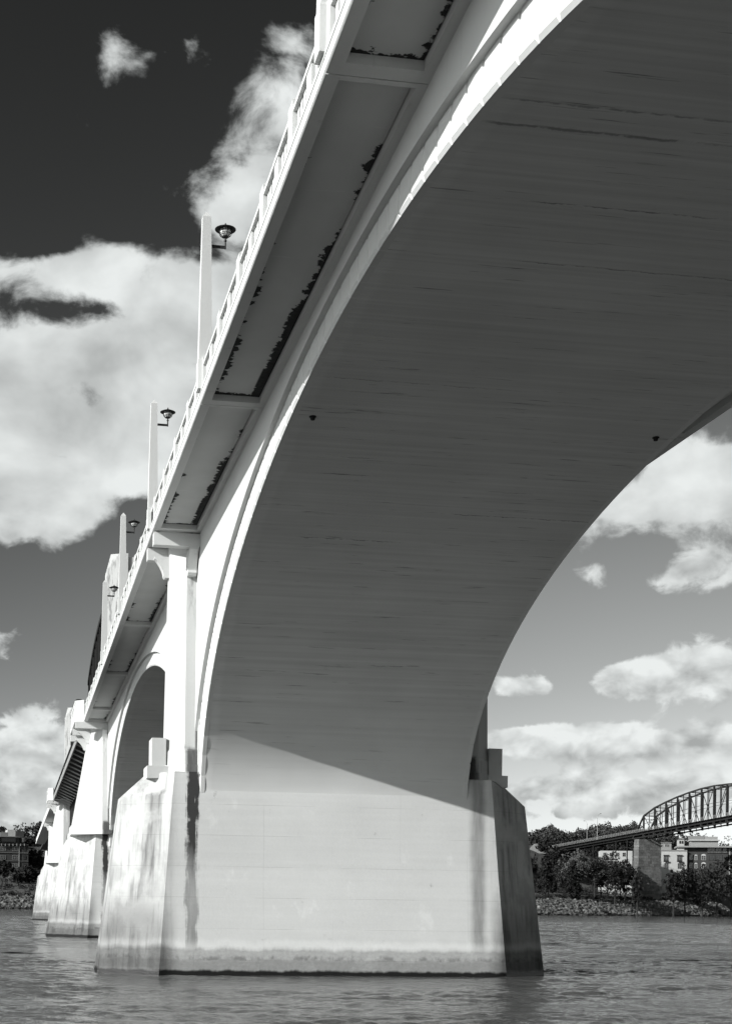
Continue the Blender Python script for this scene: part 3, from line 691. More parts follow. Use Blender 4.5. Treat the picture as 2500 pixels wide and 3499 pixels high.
build_portal(239.0, 'small distant portal tower at the far end of the steel leaves')

# ------------------------------------------------------------------ bascule leaves (dark steel)
ZD = ZB + dz(140); M['trimsteel'] = flat('pale_grey_steel', .6, .6, .1, 2)
def build_leaf(ua, ub, label):
    root = empty('bascule_leaf', (CX, (ua + ub) / 2, ZD), label, 'drawbridge', 'two leaves of the drawbridge')
    L = abs(ub - ua); sg = 1 if ub > ua else -1
    n = 14
    def z_top(f): return ZD + 1.2 + 12.6 * math.sqrt(max(0, 1 - ((f - .18) / .92) ** 2)) * (1 if f < 1 else 0) if f < .98 else ZD + 1.2
    def z_bot(f): return ZD - 5.6 * (1 - f) ** 2 - .9
    for s in (-1, 1):
        x = CX + s * 6.05
        P = [(ua + (ub - ua) * k / n) for k in range(n + 1)]
        for k in range(n):
            f0, f1 = k / n, (k + 1) / n
            MB().bar((x, P[k], z_bot(f0)), (x, P[k + 1], z_bot(f1)), .5, .6).build('bottom_chord', M['steel'], root, fix=False)
            if k < 11:
                MB().bar((x, P[k], z_top(f0)), (x, P[k + 1], z_top(f1)), .5, .55).build('top_chord', M['steel2'], root, fix=False)
                a, b = ((P[k], z_bot(f0)), (P[k + 1], z_top(f1))) if k % 2 else ((P[k], z_top(f0)), (P[k + 1], z_bot(f1)))
                MB().bar((x, *a), (x, *b), .32, .32).build('diagonal', M['steel'], root, fix=False)
            if k > 0: MB().bar((x, P[k], z_bot(f0)), (x, P[k], z_top(f0) if k < 12 else ZD), .34, .34).build('post', M['steel'], root, fix=False)
        # laced panel plates between the chords near the pier
        mb = MB()
        for k in range(9):
            y = ua + sg * (1.5 + k * 2.4); f = abs(y - ua) / L; zt = z_top(f) - .5
            for dy in (-1, 1):
                mb.bar((x - s * .05, y, ZD + 1.2), (x - s * .05, y + dy * min(5, (zt - ZD - 1.2) * .5), zt), .10, .10)
        mb.build('lattice', M['steel'], root, fix=False)
        mb = MB(); mb.box(*sorted((x - .12, x + .12)), *sorted((ua, ua + sg * 13)), ZD - 7.2, ZD - .5); mb.build('web_plate', M['steel'], root)
        # sidewalk cantilever brackets and rail
        xo = CX + s * (FAS - .1); xi = CX + s * 6.3
        m = 9
        for k in range(m + 1):
            y = ua + (ub - ua) * (k + .3) / (m + .6)
            MB().bar((xi, y, ZD - 1.25), (xo, y, ZD - .12), .20, .14).build('bracket', M['trimsteel'], root, fix=False)
        MB().box(*sorted((xi - s * .2, xo)), *sorted((ua, ub)), ZD + .02, ZD + .14).build('sidewalk', M['steel'], root)
        MB().box(*sorted((xo, xo + s * .14)), *sorted((ua, ub)), ZD - .35, ZD + .32).build('edge_girder', M['palesteel'], root)
        mb = MB()
        for k in range(int(L / 1.2)):
            y = ua + sg * (k + .5) * 1.2; mb.box(xo - .03, xo + .03, y - .03, y + .03, ZD + .14, ZD + 1.25)
        for z in (.5, .85, 1.2): mb.box(xo - .03, xo + .03, *sorted((ua, ub)), ZD + z, ZD + z + .06)
        mb.build('railing', M['steel2'], root, fix=False)
    for k in range(13):
        y = ua + (ub - ua) * (k + .5) / 13
        MB().box(CX - 6.0, CX + 6.0, y - .2, y + .2, ZD - 1.5, ZD + .0).build('floor_beam', M['steel'], root)
    MB().box(CX - 6.4, CX + 6.4, *sorted((ua, ub)), ZD + .02, ZD + .2).build('roadway', M['steel'], root)
build_leaf(141.2, 186.0, 'near dark steel drawbridge leaf with curved lattice truss behind the second pier')
build_leaf(231.8, 186.6, 'far dark steel drawbridge leaf beyond the near one')
# small fender platform under the deck edge and a depth-gauge board on the third pier
x = at_u(152, 2960, 230.0).x
g = MB(); g.quadloft([[(3.95, 236.4, -.3), (4.25, 236.2, -.3), (4.25, 236.3, -.3), (3.95, 236.5, -.3)], [(5.05, 236.7, 11.5), (5.35, 236.5, 11.5), (5.35, 236.6, 11.5), (5.05, 236.8, 11.5)]])
go = g.build('gauge_board', M['white']); tag(go, 'narrow white gauge board running down the third pier nose', 'gauge')
# ------------------------------------------------------------------ far bank
BANK = [(-1500, 420), (-200, 490), (0, 512), (140, 534), (211, 549), (300, 600), (400, 690), (600, 800), (2200, 1500)]
def lerp(pts, x):
    if x <= pts[0][0]: return pts[0][1]
    for (a, b), (c, d) in zip(pts[:-1], pts[1:]):
        if x <= c: return b + (d - b) * (x - a) / (c - a)
    return pts[-1][1]
def ubank(v): return lerp(BANK, v)
def hn(a, b): return math.sin(a * .021 + 1.3) * math.cos(b * .017) + .5 * math.sin(a * .053 + b * .041)
def zbank(v, t):
    left = 1 if v < 60 else 0
    hill = lerp([(-1500, 30), (-40, 29), (60, 28), (160, 34), (330, 36), (420, 33), (2200, 30)], v)
    prof = [(-12, -3), (-1, -.4), (0, 0), (13, 6.6), (20, 7.6), (34, 9.2), (70, 10.4), (80, 12.5), (112, hill), (420, hill + 3), (3000, hill)]
    z = lerp(prof, t)
    if t > 2: z += min(1, t / 60) * hn(v, t) * (.35 if t < 110 else 1.5)
    return z
def ground_z(x, y): return zbank(x, y - ubank(x))
def m_ground():
    t = NT('bank_ground'); a = t.noise(.15, detail=6); b = t.noise(1.2, detail=5)
    v = t.math('MULTIPLY', t.math('MULTIPLY_ADD', a, .10, .03), t.math('MULTIPLY_ADD', b, .8, .6))
    return t.grey(v, .95, .1, b, .5, .2)
vs = [-1500, -900, -500, -300] + list(range(-200, 640, 12)) + [700, 850, 1100, 1500, 2200]
ts = [-12, -1, 0, 3, 6, 9, 13, 20, 27, 34, 45, 56, 70, 85, 100, 120, 140, 165, 190, 210, 250, 300, 420, 700, 1500, 3000]
mb = MB(); nt = len(ts)
for v in vs:
    for t in ts: mb.v.append((v, ubank(v) + t, zbank(v, t)))
for i in range(len(vs) - 1):
    for j in range(nt - 1): mb.f.append((i * nt + j, (i + 1) * nt + j, (i + 1) * nt + j + 1, i * nt + j + 1))
o = mb.build('ground', m_ground(), fix=False); o['kind'] = 'structure'

# riprap: loose stones, uncountable
def stone_mesh(n, reg, seed, smin, smax):
    rnd = random.Random(seed); V, F = [], []
    ico = [(0, 0, 1), (.89, 0, .45), (.28, .85, .45), (-.72, .53, .45), (-.72, -.53, .45), (.28, -.85, .45), (.72, .53, -.45), (-.28, .85, -.45), (-.89, 0, -.45), (-.28, -.85, -.45), (.72, -.53, -.45), (0, 0, -1)]
    fc = [(0, 1, 2), (0, 2, 3), (0, 3, 4), (0, 4, 5), (0, 5, 1), (1, 6, 2), (2, 7, 3), (3, 8, 4), (4, 9, 5), (5, 10, 1), (6, 7, 2), (7, 8, 3), (8, 9, 4), (9, 10, 5), (10, 6, 1), (11, 7, 6), (11, 8, 7), (11, 9, 8), (11, 10, 9), (11, 6, 10)]
    for _ in range(n):
        v, t = reg(rnd); s = rnd.uniform(smin, smax) * (1.5 if rnd.random() < .08 else 1)
        x, y = v, ubank(v) + t; z = zbank(v, t) + s * .15
        sx, sy, sz = s * rnd.uniform(.7, 1.3), s * rnd.uniform(.7, 1.3), s * rnd.uniform(.45, .9)
        a = rnd.uniform(0, 6.28); b = len(V); ca, sa = math.cos(a), math.sin(a)
        for p in ico:
            j = rnd.uniform(.8, 1.2); px, py = p[0] * sx * j, p[1] * sy * j
            V.append((x + px * ca - py * sa, y + px * sa + py * ca, z + p[2] * sz * j))
        F += [(b + i, b + j, b + k) for i, j, k in fc]
    return V, F
def m_stone():
    t = NT('riprap_stone'); a = t.noise(.8, detail=3); b = t.noise(4, detail=5)
    wet = t.step(t.z, .25, .9, .35, 1.0)
    return t.grey(t.math('MULTIPLY', t.math('MULTIPLY', wet, t.math('POWER', a, 2.2)), t.math('MULTIPLY_ADD', b, .42, .22)), .9, .2, b, .5, .1)
st = m_stone()
for (nm, n, reg, sd) in (('riprap', 9000, lambda r: (r.uniform(195, 430), r.uniform(-.6, 12.5)), 3), ('riprap', 3600, lambda r: (r.uniform(-60, 40), r.uniform(-.6, 7 + 3 * r.random())), 5)):
    mb = MB(); mb.v, mb.f = stone_mesh(n, reg, sd, .25, .85)
    o = mb.build(nm, st, fix=False); o['kind'] = 'stuff'
    tag(o, 'rough grey rock riprap sloping to the water on the right bank' if sd == 3 else 'pale rock riprap along the waterline at the far left', 'rocks')

# ------------------------------------------------------------------ vegetation
def m_leaf(name, lo, hi):
    t = NT(name); n = t.noise(.35, detail=4); f = t.noise(3.0, detail=2)
    v = t.math('MULTIPLY_ADD', t.math('MULTIPLY', n, t.math('MULTIPLY_ADD', f, .8, .6)), hi - lo, lo)
    return t.grey(v, .8, .2)
LEAF = {'dark': m_leaf('dark_evergreen_foliage', .006, .022), 'mid': m_leaf('green_foliage', .012, .045), 'pale': m_leaf('pale_spring_foliage', .035, .12), 'twig': m_leaf('bare_twigs', .02, .075)}
BARK = flat('bark', .03, .95, .3, 2)
def leaf_quads(rnd, mb, c, n, rad, size):
    for _ in range(n):
        d = Vector((rnd.gauss(0, 1), rnd.gauss(0, 1), rnd.gauss(0, 1)))
        d = d.normalized() * rad * rnd.random() ** .45
        p = c + d
        a = Vector((rnd.gauss(0, 1), rnd.gauss(0, 1), rnd.gauss(0, 1))).normalized(); b = a.orthogonal().normalized()
        a = a.cross(b).normalized()
        s = size * rnd.uniform(.55, 1.25); k = len(mb.v)
        mb.v += [tuple(p - a * s - b * s * .7), tuple(p + a * s - b * s * .35), tuple(p + a * s * .8 + b * s * .7), tuple(p - a * s * .6 + b * s * .5)]
        mb.f.append((k, k + 1, k + 2, k + 3))
def crown(rnd, mb, base, h, r, shape, dens=1.0, size=.34):
    x, y, z = base
    if shape == 'cone':
        n = int(46 * dens)
        for i in range(n):
            f = (i + rnd.random()) / n; rr = r * (1 - f) ** .8 * rnd.uniform(.45, 1.05); a = rnd.uniform(0, 6.28)
            leaf_quads(rnd, mb, Vector((x + rr * math.cos(a), y + rr * math.sin(a), z + h * (.08 + .92 * f))), int(16 * dens), r * .24, size)
    else:
        n = int(38 * dens)
        for i in range(n):
            while True:
                p = Vector((rnd.uniform(-1, 1), rnd.uniform(-1, 1), rnd.uniform(-1, 1)))
                if .25 < p.length < 1: break
            low = .30 if shape == 'round' else .1
            q = Vector((x + p.x * r * rnd.uniform(.75, 1.1), y + p.y * r, z + h * (low + (1 - low) * .5) + p.z * h * (1 - low) * .5 * rnd.uniform(.8, 1.08)))
            leaf_quads(rnd, mb, q, int(17 * dens), r * rnd.uniform(.20, .34), size)
def limbs(rnd, mb, base, h, r, tr, nl=6, twigs=0):
    x, y, z = base
    top = Vector((x + rnd.uniform(-.4, .4), y, z + h * .62))
    mb.tube([(x, y, z - .4), (x + rnd.uniform(-.1, .1), y, z + h * .25), tuple(top)], [tr, tr * .8, tr * .35], 6)
    for k in range(nl):
        f = rnd.uniform(.28, .6); s = Vector((x, y, z + h * f)); a = 6.28 * k / nl + rnd.random()
        e = s + Vector((math.cos(a) * r * .8, math.sin(a) * r * .8, h * rnd.uniform(.2, .36)))
        m = (s + e) / 2 + Vector((0, 0, -h * .03))
        mb.tube([tuple(s), tuple(m), tuple(e)], [tr * .4, tr * .28, tr * .1], 5)
        for _ in range(twigs):
            q = s.lerp(e, rnd.uniform(.4, 1)); d = Vector((rnd.gauss(0, 1), rnd.gauss(0, 1), abs(rnd.gauss(.5, .8)))).normalized() * h * rnd.uniform(.08, .2)
            mb.bar(tuple(q), tuple(q + d), tr * .12, tr * .12)
def tree(name, px, base_y, top_y, width, u, kind, shape, label, group, dens=1.0):
    b = at_u(px, base_y, u); h = at_u(px, top_y, u).z - b.z; r = width * u / FPX / 2 * 1.2
    rnd = random.Random(int(px * 7 + base_y)); gz = min(b.z, ground_z(b.x, b.y)); h += b.z - gz; base = (b.x, b.y, gz - .1)
    root = empty(name, base, label, 'tree' if 'tree' in name or 'conifer' in name else 'shrub', group)
    mb = MB(); limbs(rnd, mb, base, h, r, max(.12, h * .018), 6, 10 if kind == 'twig' else 0); mb.build('trunk', BARK, root, fix=False)
    mb = MB(); crown(rnd, mb, base, h, r, shape, dens * 1.25, .46); mb.build('crown', LEAF[kind], root, fix=False)
    return root
GR = 'trees along the right bank'
tree('conifer_tree', 1862, 3040, 2925, 75, 585, 'dark', 'cone', 'dark conifer tree on the right bank closest to the pier', GR, 1.3)
tree('round_tree', 1905, 3040, 2950, 60, 600, 'mid', 'round', 'mid grey round tree behind the two dark conifers', GR)
tree('feathery_tree', 1968, 3038, 2902, 98, 592, 'pale', 'round', 'pale feathery tree with the lightest crown on the right bank', GR, 1.3)
tree('conifer_tree', 1955, 3042, 2945, 66, 580, 'dark', 'cone', 'black conifer tree standing in front of the pale feathery tree', GR, 1.3)
tree('round_tree', 2030, 3041, 2925, 70, 590, 'mid', 'round', 'thin-trunked tree under the steel approach, right of the pale tree', GR)
tree('round_tree', 2075, 3041, 2908, 84, 605, 'mid', 'round', 'tall dull tree rising under the approach deck left of the stone pier', GR, 1.2)
tree('round_tree', 2100, 3043, 2945, 80, 583, 'dark', 'round', 'dark spreading tree in front of the tall dull tree', GR, 1.2)
tree('round_tree', 2134, 3044, 2940, 50, 588, 'dark', 'round', 'dark tree immediately left of the stone pier', GR, 1.1)
tree('round_tree', 2052, 3042, 2940, 80, 600, 'dark', 'round', 'dark tree in the gap between the thin-trunked and the tall dull tree', GR, 1.2)
tree('round_tree', 2118, 3042, 2932, 84, 612, 'dark', 'round', 'dark tree behind the spreading one, screening the white building', GR, 1.3)
tree('small_tree', 2176, 3046, 2966, 36, 560, 'dark', 'round', 'small dark tree standing in front of the stone pier', GR)
tree('round_tree', 2300, 3043, 2952, 56, 585, 'dark', 'round', 'bushy dark tree below the white building', GR, 1.2)
tree('round_tree', 2338, 3043, 2958, 70, 588, 'dark', 'round', 'dark tree where the white and the brick buildings meet', GR, 1.2)
tree('round_tree', 2398, 3042, 2958, 84, 588, 'dark', 'round', 'dark tree in front of the lower brick windows', GR, 1.2)
tree('round_tree', 2448, 3042, 2938, 80, 590, 'mid', 'round', 'grey-green tree before the bay of the brick building', GR, 1.2)
tree('round_tree', 2496, 3042, 2912, 90, 594, 'dark', 'round', 'tall dark tree at the right edge of the picture', GR, 1.2)
GL = 'trees on the left bank'
tree('columnar_tree', 18, 3020, 2944, 46, 545, 'dark', 'round', 'dark upright tree at the left edge below the brick building', GL, 1.1)
tree('round_shrub', 92, 3012, 2962, 78, 560, 'dark', 'bush', 'large rounded dark shrub between brick building and bridge', GL, 1.3)
tree('round_shrub', 60, 3016, 2985, 50, 555, 'mid', 'bush', 'low grey shrub beside the large rounded shrub', GL)
tree('skyline_tree', 88, 2900, 2812, 74, 655, 'twig', 'round', 'broad domed bare tree on the skyline right of the brick building', GL, .9)
tree('skyline_tree', 140, 2890, 2803, 44, 640, 'mid', 'round', 'upright tree on the skyline just left of the bridge', GL)
tree('skyline_tree', 4, 2900, 2822, 40, 650, 'dark', 'round', 'dark treetop on the skyline at the left edge', GL)

# far wood on the hill: reads as one mass
def wood(name, spots, label, kind):
    rnd = random.Random(len(spots) * 13 + 5); mb = MB()
    for (x, y, h, r) in spots:
        crown(rnd, mb, (x, y, ground_z(x, y) - 1), h, r, 'bush', .8, .55)
    o = mb.build(name, LEAF[kind], fix=False); o['kind'] = 'stuff'; tag(o, label, 'woods')
rnd = random.Random(11)
def hillspots(x0, x1, n, ytop, u0, u1):
    out = []
    for _ in range(n):
        px = rnd.uniform(x0, x1); u = rnd.uniform(u0, u1); p = at_u(px, ytop(px) + rnd.uniform(-6, 26), u)
        g = ground_z(p.x, p.y); h = p.z - g
        if h < 4: h = 4 + rnd.random() * 4
        out.append((p.x, p.y, min(h, 34), rnd.uniform(4.5, 7.5)))
    return out
ytop = lambda x: lerp([(1780, 2850), (1850, 2822), (1895, 2815), (1935, 2838), (1980, 2826), (2020, 2815), (2070, 2800), (2110, 2812), (2160, 2800), (2230, 2810), (2340, 2840), (2420, 2830), (2470, 2860), (2600, 2850)], x)
wood('hillside_wood', hillspots(1790, 2300, 120, ytop, 735, 800), 'grey leafless wood covering the hill above the approach deck', 'twig')
wood('hillside_wood', hillspots(1800, 2300, 40, lambda x: ytop(x) + 2, 720, 790), 'darker evergreens scattered through the hillside wood', 'mid')
wood('hillside_wood', hillspots(2290, 2650, 60, ytop, 745, 800), 'dark wood behind the buildings at the right edge', 'mid')
wood('hillside_wood', hillspots(-250, 260, 60, lambda x: 2842, 690, 760), 'dark wood on the hill behind the left brick building', 'mid')
wood('hillside_wood', [(v, ubank(v) + t, rnd.uniform(5, 9), rnd.uniform(3.5, 5.5)) for v, t in ((rnd.uniform(200, 480), rnd.uniform(72, 112)) for _ in range(110))], 'dark thicket on the slope behind the right bank buildings', 'dark')
wood('hillside_wood', [(v, ubank(v) + t, rnd.uniform(5, 9), rnd.uniform(3.5, 5.5)) for v, t in ((rnd.uniform(-60, 60), rnd.uniform(85, 125)) for _ in range(40))], 'thicket on the slope right of the left brick building', 'mid')
# undergrowth along the top of the bank
def scrub(name, reg, n, label, kind, size):
    rnd = random.Random(n); mb = MB()
    for _ in range(n):
        v, t = reg(rnd); c = Vector((v, ubank(v) + t, zbank(v, t) + .3)); r = rnd.uniform(.6, 1.7) * size
        leaf_quads(rnd, mb, c, 26, r, .28)
    o = mb.build(name, LEAF[kind], fix=False); o['kind'] = 'stuff'; tag(o, label, 'undergrowth')
scrub('bank_scrub', lambda r: (r.uniform(-60, 45), r.uniform(9, 24)), 320, 'dark scrub above the rocks on the left bank', 'dark', 1.25)
scrub('bank_scrub', lambda r: (r.uniform(195, 430), r.uniform(12.5, 22)), 420, 'low dark scrub above the riprap on the right bank', 'dark', .75)
scrub('bank_scrub', lambda r: (r.uniform(205, 420), r.uniform(34, 75)), 900, 'shaded undergrowth beneath the right bank trees', 'dark', 1.9)
scrub('bank_scrub', lambda r: (r.uniform(-60, 45), r.uniform(34, 70)), 160, 'grassy undergrowth below the brick building', 'mid', 1.2)
# clipped hedge along the promenade
h0 = at_u(2060, 3048, 572); h1 = at_u(2215, 3050, 566)
mb = MB(); rr = random.Random(4)
for k in range(60):
    c = h0.lerp(h1, (k + rr.random()) / 60); c.z = ground_z(c.x, c.y) + .9; leaf_quads(rr, mb, c, 34, .95, .24)
tag(mb.build('hedge', LEAF['dark'], fix=False), 'clipped dark hedge along the promenade in front of the stone pier', 'hedge')
# dark moored boxes at the foot of the rocks
for k in range(6):
    p = at_u(2356 + k * 21, 3108, 640); p.z = 0
    u = ubank(p.x) - 3.2; p = at_u(2356 + k * 21, 3108, u)
    root = empty('shore_box', (p.x, p.y, -.3), '%s dark box in the row at the foot of the right bank rocks' % ('first second third fourth fifth sixth'.split()[k]), 'box', 'dark boxes by the waterline')
    MB().box(p.x - 1.15, p.x + 1.15, p.y - 1, p.y + 1, -.4, 2.7).build('body', M['steel'], root)
    mb = MB()
    for q in (-1.1, 0, 1.1): mb.box(p.x + q - .07, p.x + q + .07, p.y - 1.08, p.y - 1.0, -.4, 2.75)
    mb.box(p.x - 1.2, p.x + 1.2, p.y - 1.06, p.y + 1.06, 2.7, 2.82); mb.build('frame', M['steel2'], root, fix=False)

# ------------------------------------------------------------------ steel truss bridge upstream
A = at_u(1790, 2921, 735); B = at_u(2500, 2793, 545)
ax = (B - A); SL = ax.length; e = ax.normalized(); eh = Vector((e.x, e.y, 0)).normalized(); nrm = Vector((eh.y, -eh.x, 0))   # nrm points to the camera side
if nrm.y > 0: nrm = -nrm
tb = empty('truss_bridge', A.lerp(B, .5), 'distant dark steel truss bridge climbing to the right over the far bank', 'bridge')
def K(s, w, z): return A + e * s - nrm * w + Vector((0, 0, z))       # s along, w away from the camera, z above fascia foot
WB = 7.0
def s_of_px(px):
    lo, hi = -40, SL + 120
    for _ in range(50):
        m = (lo + hi) / 2; p = A + e * m
        d = p - Vector((0, 0, CAMH)); c, s = math.cos(YAW), math.sin(YAW)
        x = 830 + FPX * (d.x * c - d.y * s) / (d.y * c + d.x * s)
        y = 3088.68 - FPX * d.z / (d.y * c + d.x * s); x = x - ROLL * (y - 1750)
        if x < px: lo = m
        else: hi = m
    return lo
SE = s_of_px(2500) + 60
MB().bar(K(-60, 0, .15), K(SE, 0, .15), .35, 1.15).build('fascia_girder', M['steel'], tb)
MB().bar(K(-60, WB, .35), K(SE, WB, .35), .35, .7).build('fascia_girder', M['steel2'], tb)
MB().bar(K(-60, WB / 2, .72), K(SE, WB / 2, .72), WB + 2.6, .16).build('deck', M['steel2'], tb)
for w in (-1.2, WB + 1.2):
    mb = MB()
    for z in (1.0, 1.4, 1.8, 2.1): mb.bar(K(-60, w, z), K(SE, w, z), .05, .07)
    s = -60
    while s < SE: mb.bar(K(s, w, .7), K(s, w, 2.15), .08, .08); s += 1.6
    mb.build('railing', M['palesteel'], tb, fix=False)
s = -58.0
while s < SE:
    mb = MB(); mb.bar(K(s, -1.2, .55), K(s, 1.4, -.5), .18, .32); mb.bar(K(s, 1.4, -.5), K(s, WB - 1.4, -.5), .2, .6); mb.bar(K(s, WB - 1.4, -.5), K(s, WB + 1.2, .55), .18, .32)
    mb.build('floor_bracket', M['steel2'], tb, fix=False); s += 4.75
for w in (1.4, WB - 1.4):
    MB().bar(K(-60, w, -.55), K(s_of_px(2160), w, -.75), .3, 1.3).build('stringer', M['steel'], tb)
S0 = s_of_px(2160); PAN = 9.3; NP = 12
HT = [0, 7.2, 9.9, 11.4, 12.6, 13.4, 13.9, 13.9, 13.4, 12.6, 11.2, 7.2, 0]
for w in (.2, WB - .2):
    T = [K(S0 + k * PAN, w, .9 + HT[k]) for k in range(NP + 1)]; Bm = [K(S0 + k * PAN, w, -2.1 if 0 < k < NP else -1.6) for k in range(NP + 1)]
    MB().bar(Bm[0], Bm[-1], .55, .55).build('bottom_chord', M['steel'], tb)
    for k in range(NP):
        MB().bar(T[k] if k else Bm[0], T[k + 1] if k < NP - 1 else Bm[-1], .62, .62).build('end_post' if k in (0, NP - 1) else 'top_chord', M['steel2'], tb, fix=False)
        if 0 < k < NP - 1: MB().bar((Bm[k] + Bm[k + 1]) / 2, (T[k] + T[k + 1]) / 2, .26, .26).build('hanger', M['steel2'], tb, fix=False)
        if 0 < k: MB().bar(Bm[k], T[k], .72, .6).build('post', M['steel2'], tb, fix=False)
        if 0 < k < NP - 1:
            p, q = (T[k], Bm[k + 1]) if k < NP / 2 else (Bm[k], T[k + 1])
            MB().bar(p, q, .22, .22).build('diagonal', M['steel2'], tb, fix=False)
            MB().bar((p + q) / 2, Bm[k] if k < NP / 2 else Bm[k + 1], .12, .12).build('tie', M['steel2'], tb, fix=False)
            MB().bar((Bm[k] + T[k]) / 2 + Vector((0, 0, 1.2)), (Bm[k + 1] + T[k + 1]) / 2 + Vector((0, 0, 1.2)), .14, .14).build('strut', M['steel2'], tb, fix=False)
for k in range(1, NP):
    p, q = K(S0 + k * PAN, .2, .9 + HT[k]), K(S0 + k * PAN, WB - .2, .9 + HT[k])
    mb = MB(); mb.bar(p, q, .3, .4)
    if k < NP - 1:
        p2, q2 = K(S0 + (k + 1) * PAN, .2, .9 + HT[k + 1]), K(S0 + (k + 1) * PAN, WB - .2, .9 + HT[k + 1]); mb.bar(p, q2, .14, .14); mb.bar(q, p2, .14, .14)
    mb.bar(p - Vector((0, 0, 1.5)), q - Vector((0, 0, 1.5)), .16, .2)
    mb.build('top_bracing', M['steel2'], tb, fix=False)
# steel bents under the approach
for px in (1845, 1908, 2018, 2096, 2134):
    sb = s_of_px(px)
    mb = MB()
    for w in (1.2, WB - 1.2):
        p = K(sb, w, -.9); q = Vector((p.x, p.y, ground_z(p.x, p.y) - .5)); mb.bar(p, q, .45, .45, (0, 1, 0))
    p, q = K(sb, 1.2, -5), K(sb, WB - 1.2, -5); mb.bar(p, q, .2, .3)
    mb.build('bent', M['steel'], tb, fix=False)
# stone pier in courses
def m_stonepier():
    t = NT('coursed_stone'); n = t.noise(.9, detail=5); f = t.noise(5, detail=4)
    v = t.math('MULTIPLY', t.math('MULTIPLY_ADD', n, .18, .05), t.math('MULTIPLY_ADD', f, .7, .55)); v = t.math('MULTIPLY', v, t.math('MULTIPLY_ADD', t.random, .5, .75))
    return t.grey(v, .9, .2, f, .6, .06)
ms = m_stonepier()
sp = s_of_px(2188)
ctr = K(sp, WB / 2, 0); gz = ground_z(ctr.x, ctr.y) - .6; topz = K(sp, 0, -2.5).z
NC = 22
for k in range(NC):
    z0 = gz + (topz - gz) * k / NC; z1 = gz + (topz - gz) * (k + 1) / NC - .06
    f = 1 - k / NC; hw = 5.6 + .75 * f; hl = 2.1 + .5 * f
    j = random.uniform(-.05, .05)
    mb = MB(); c = Vector((ctr.x, ctr.y, 0)); n2 = -nrm * (hw + j); l2 = eh * (hl + j)
    # courses split in blocks
    nb = 6; off = .5 if k % 2 else 0
    cuts = [-1] + sorted(-1 + 2 * (i + off * .9 + .05) / nb for i in range(1, nb)) + [1]
    for (a, b) in zip(cuts[:-1], cuts[1:]):
        b2 = b - .008 if b < 1 else b
        L = [[c + n2 * a - l2, c + n2 * b2 - l2, c + n2 * b2 + l2, c + n2 * a + l2]]
        MB().quadloft([[p + Vector((0, 0, z0)) for p in L[0]], [p + Vector((0, 0, z1)) for p in L[0]]]).build('stone_block', ms, tb, fix=False)
MB().quadloft([[Vector((ctr.x, ctr.y, 0)) + (-nrm) * sx * 5.2 + eh * sy * 1.7 + Vector((0, 0, zz)) for sx, sy in ((-1, -1), (1, -1), (1, 1), (-1, 1))] for zz in (gz, topz - .1)]).build('pier_core', M['steel'], tb)
# lamp standards on the approach
for px, ty, hd, lb in ((2010, 2815, -1, 'thin pale street lamp on the approach deck, left of the taller one'), (2045, 2793, 1, 'taller thin pale street lamp nearer the truss')):
    s0 = s_of_px(px); b = K(s0, -1.0, .6); h = at_u(px, ty, b.y).z - b.z
    r = empty('street_lamp', b, lb, 'street lamp', 'lamps on the truss bridge approach')
    MB().tube([b, b + Vector((0, 0, h))], [.17, .1], 8).build('pole', M['palesteel'], r)
    t = b + Vector((0, 0, h)); q = t + eh * hd * 2.4 + Vector((0, 0, 1.6)) 
    MB().tube([t - Vector((0, 0, .1)), t + eh * hd * .9 + Vector((0, 0, 1.2)), q], .07, 6).build('arm', M['palesteel'], r)
    MB().bar(q - eh * hd * .1, q + eh * hd * 1.1, .35, .2).build('lamp_head', M['steel2'], r)

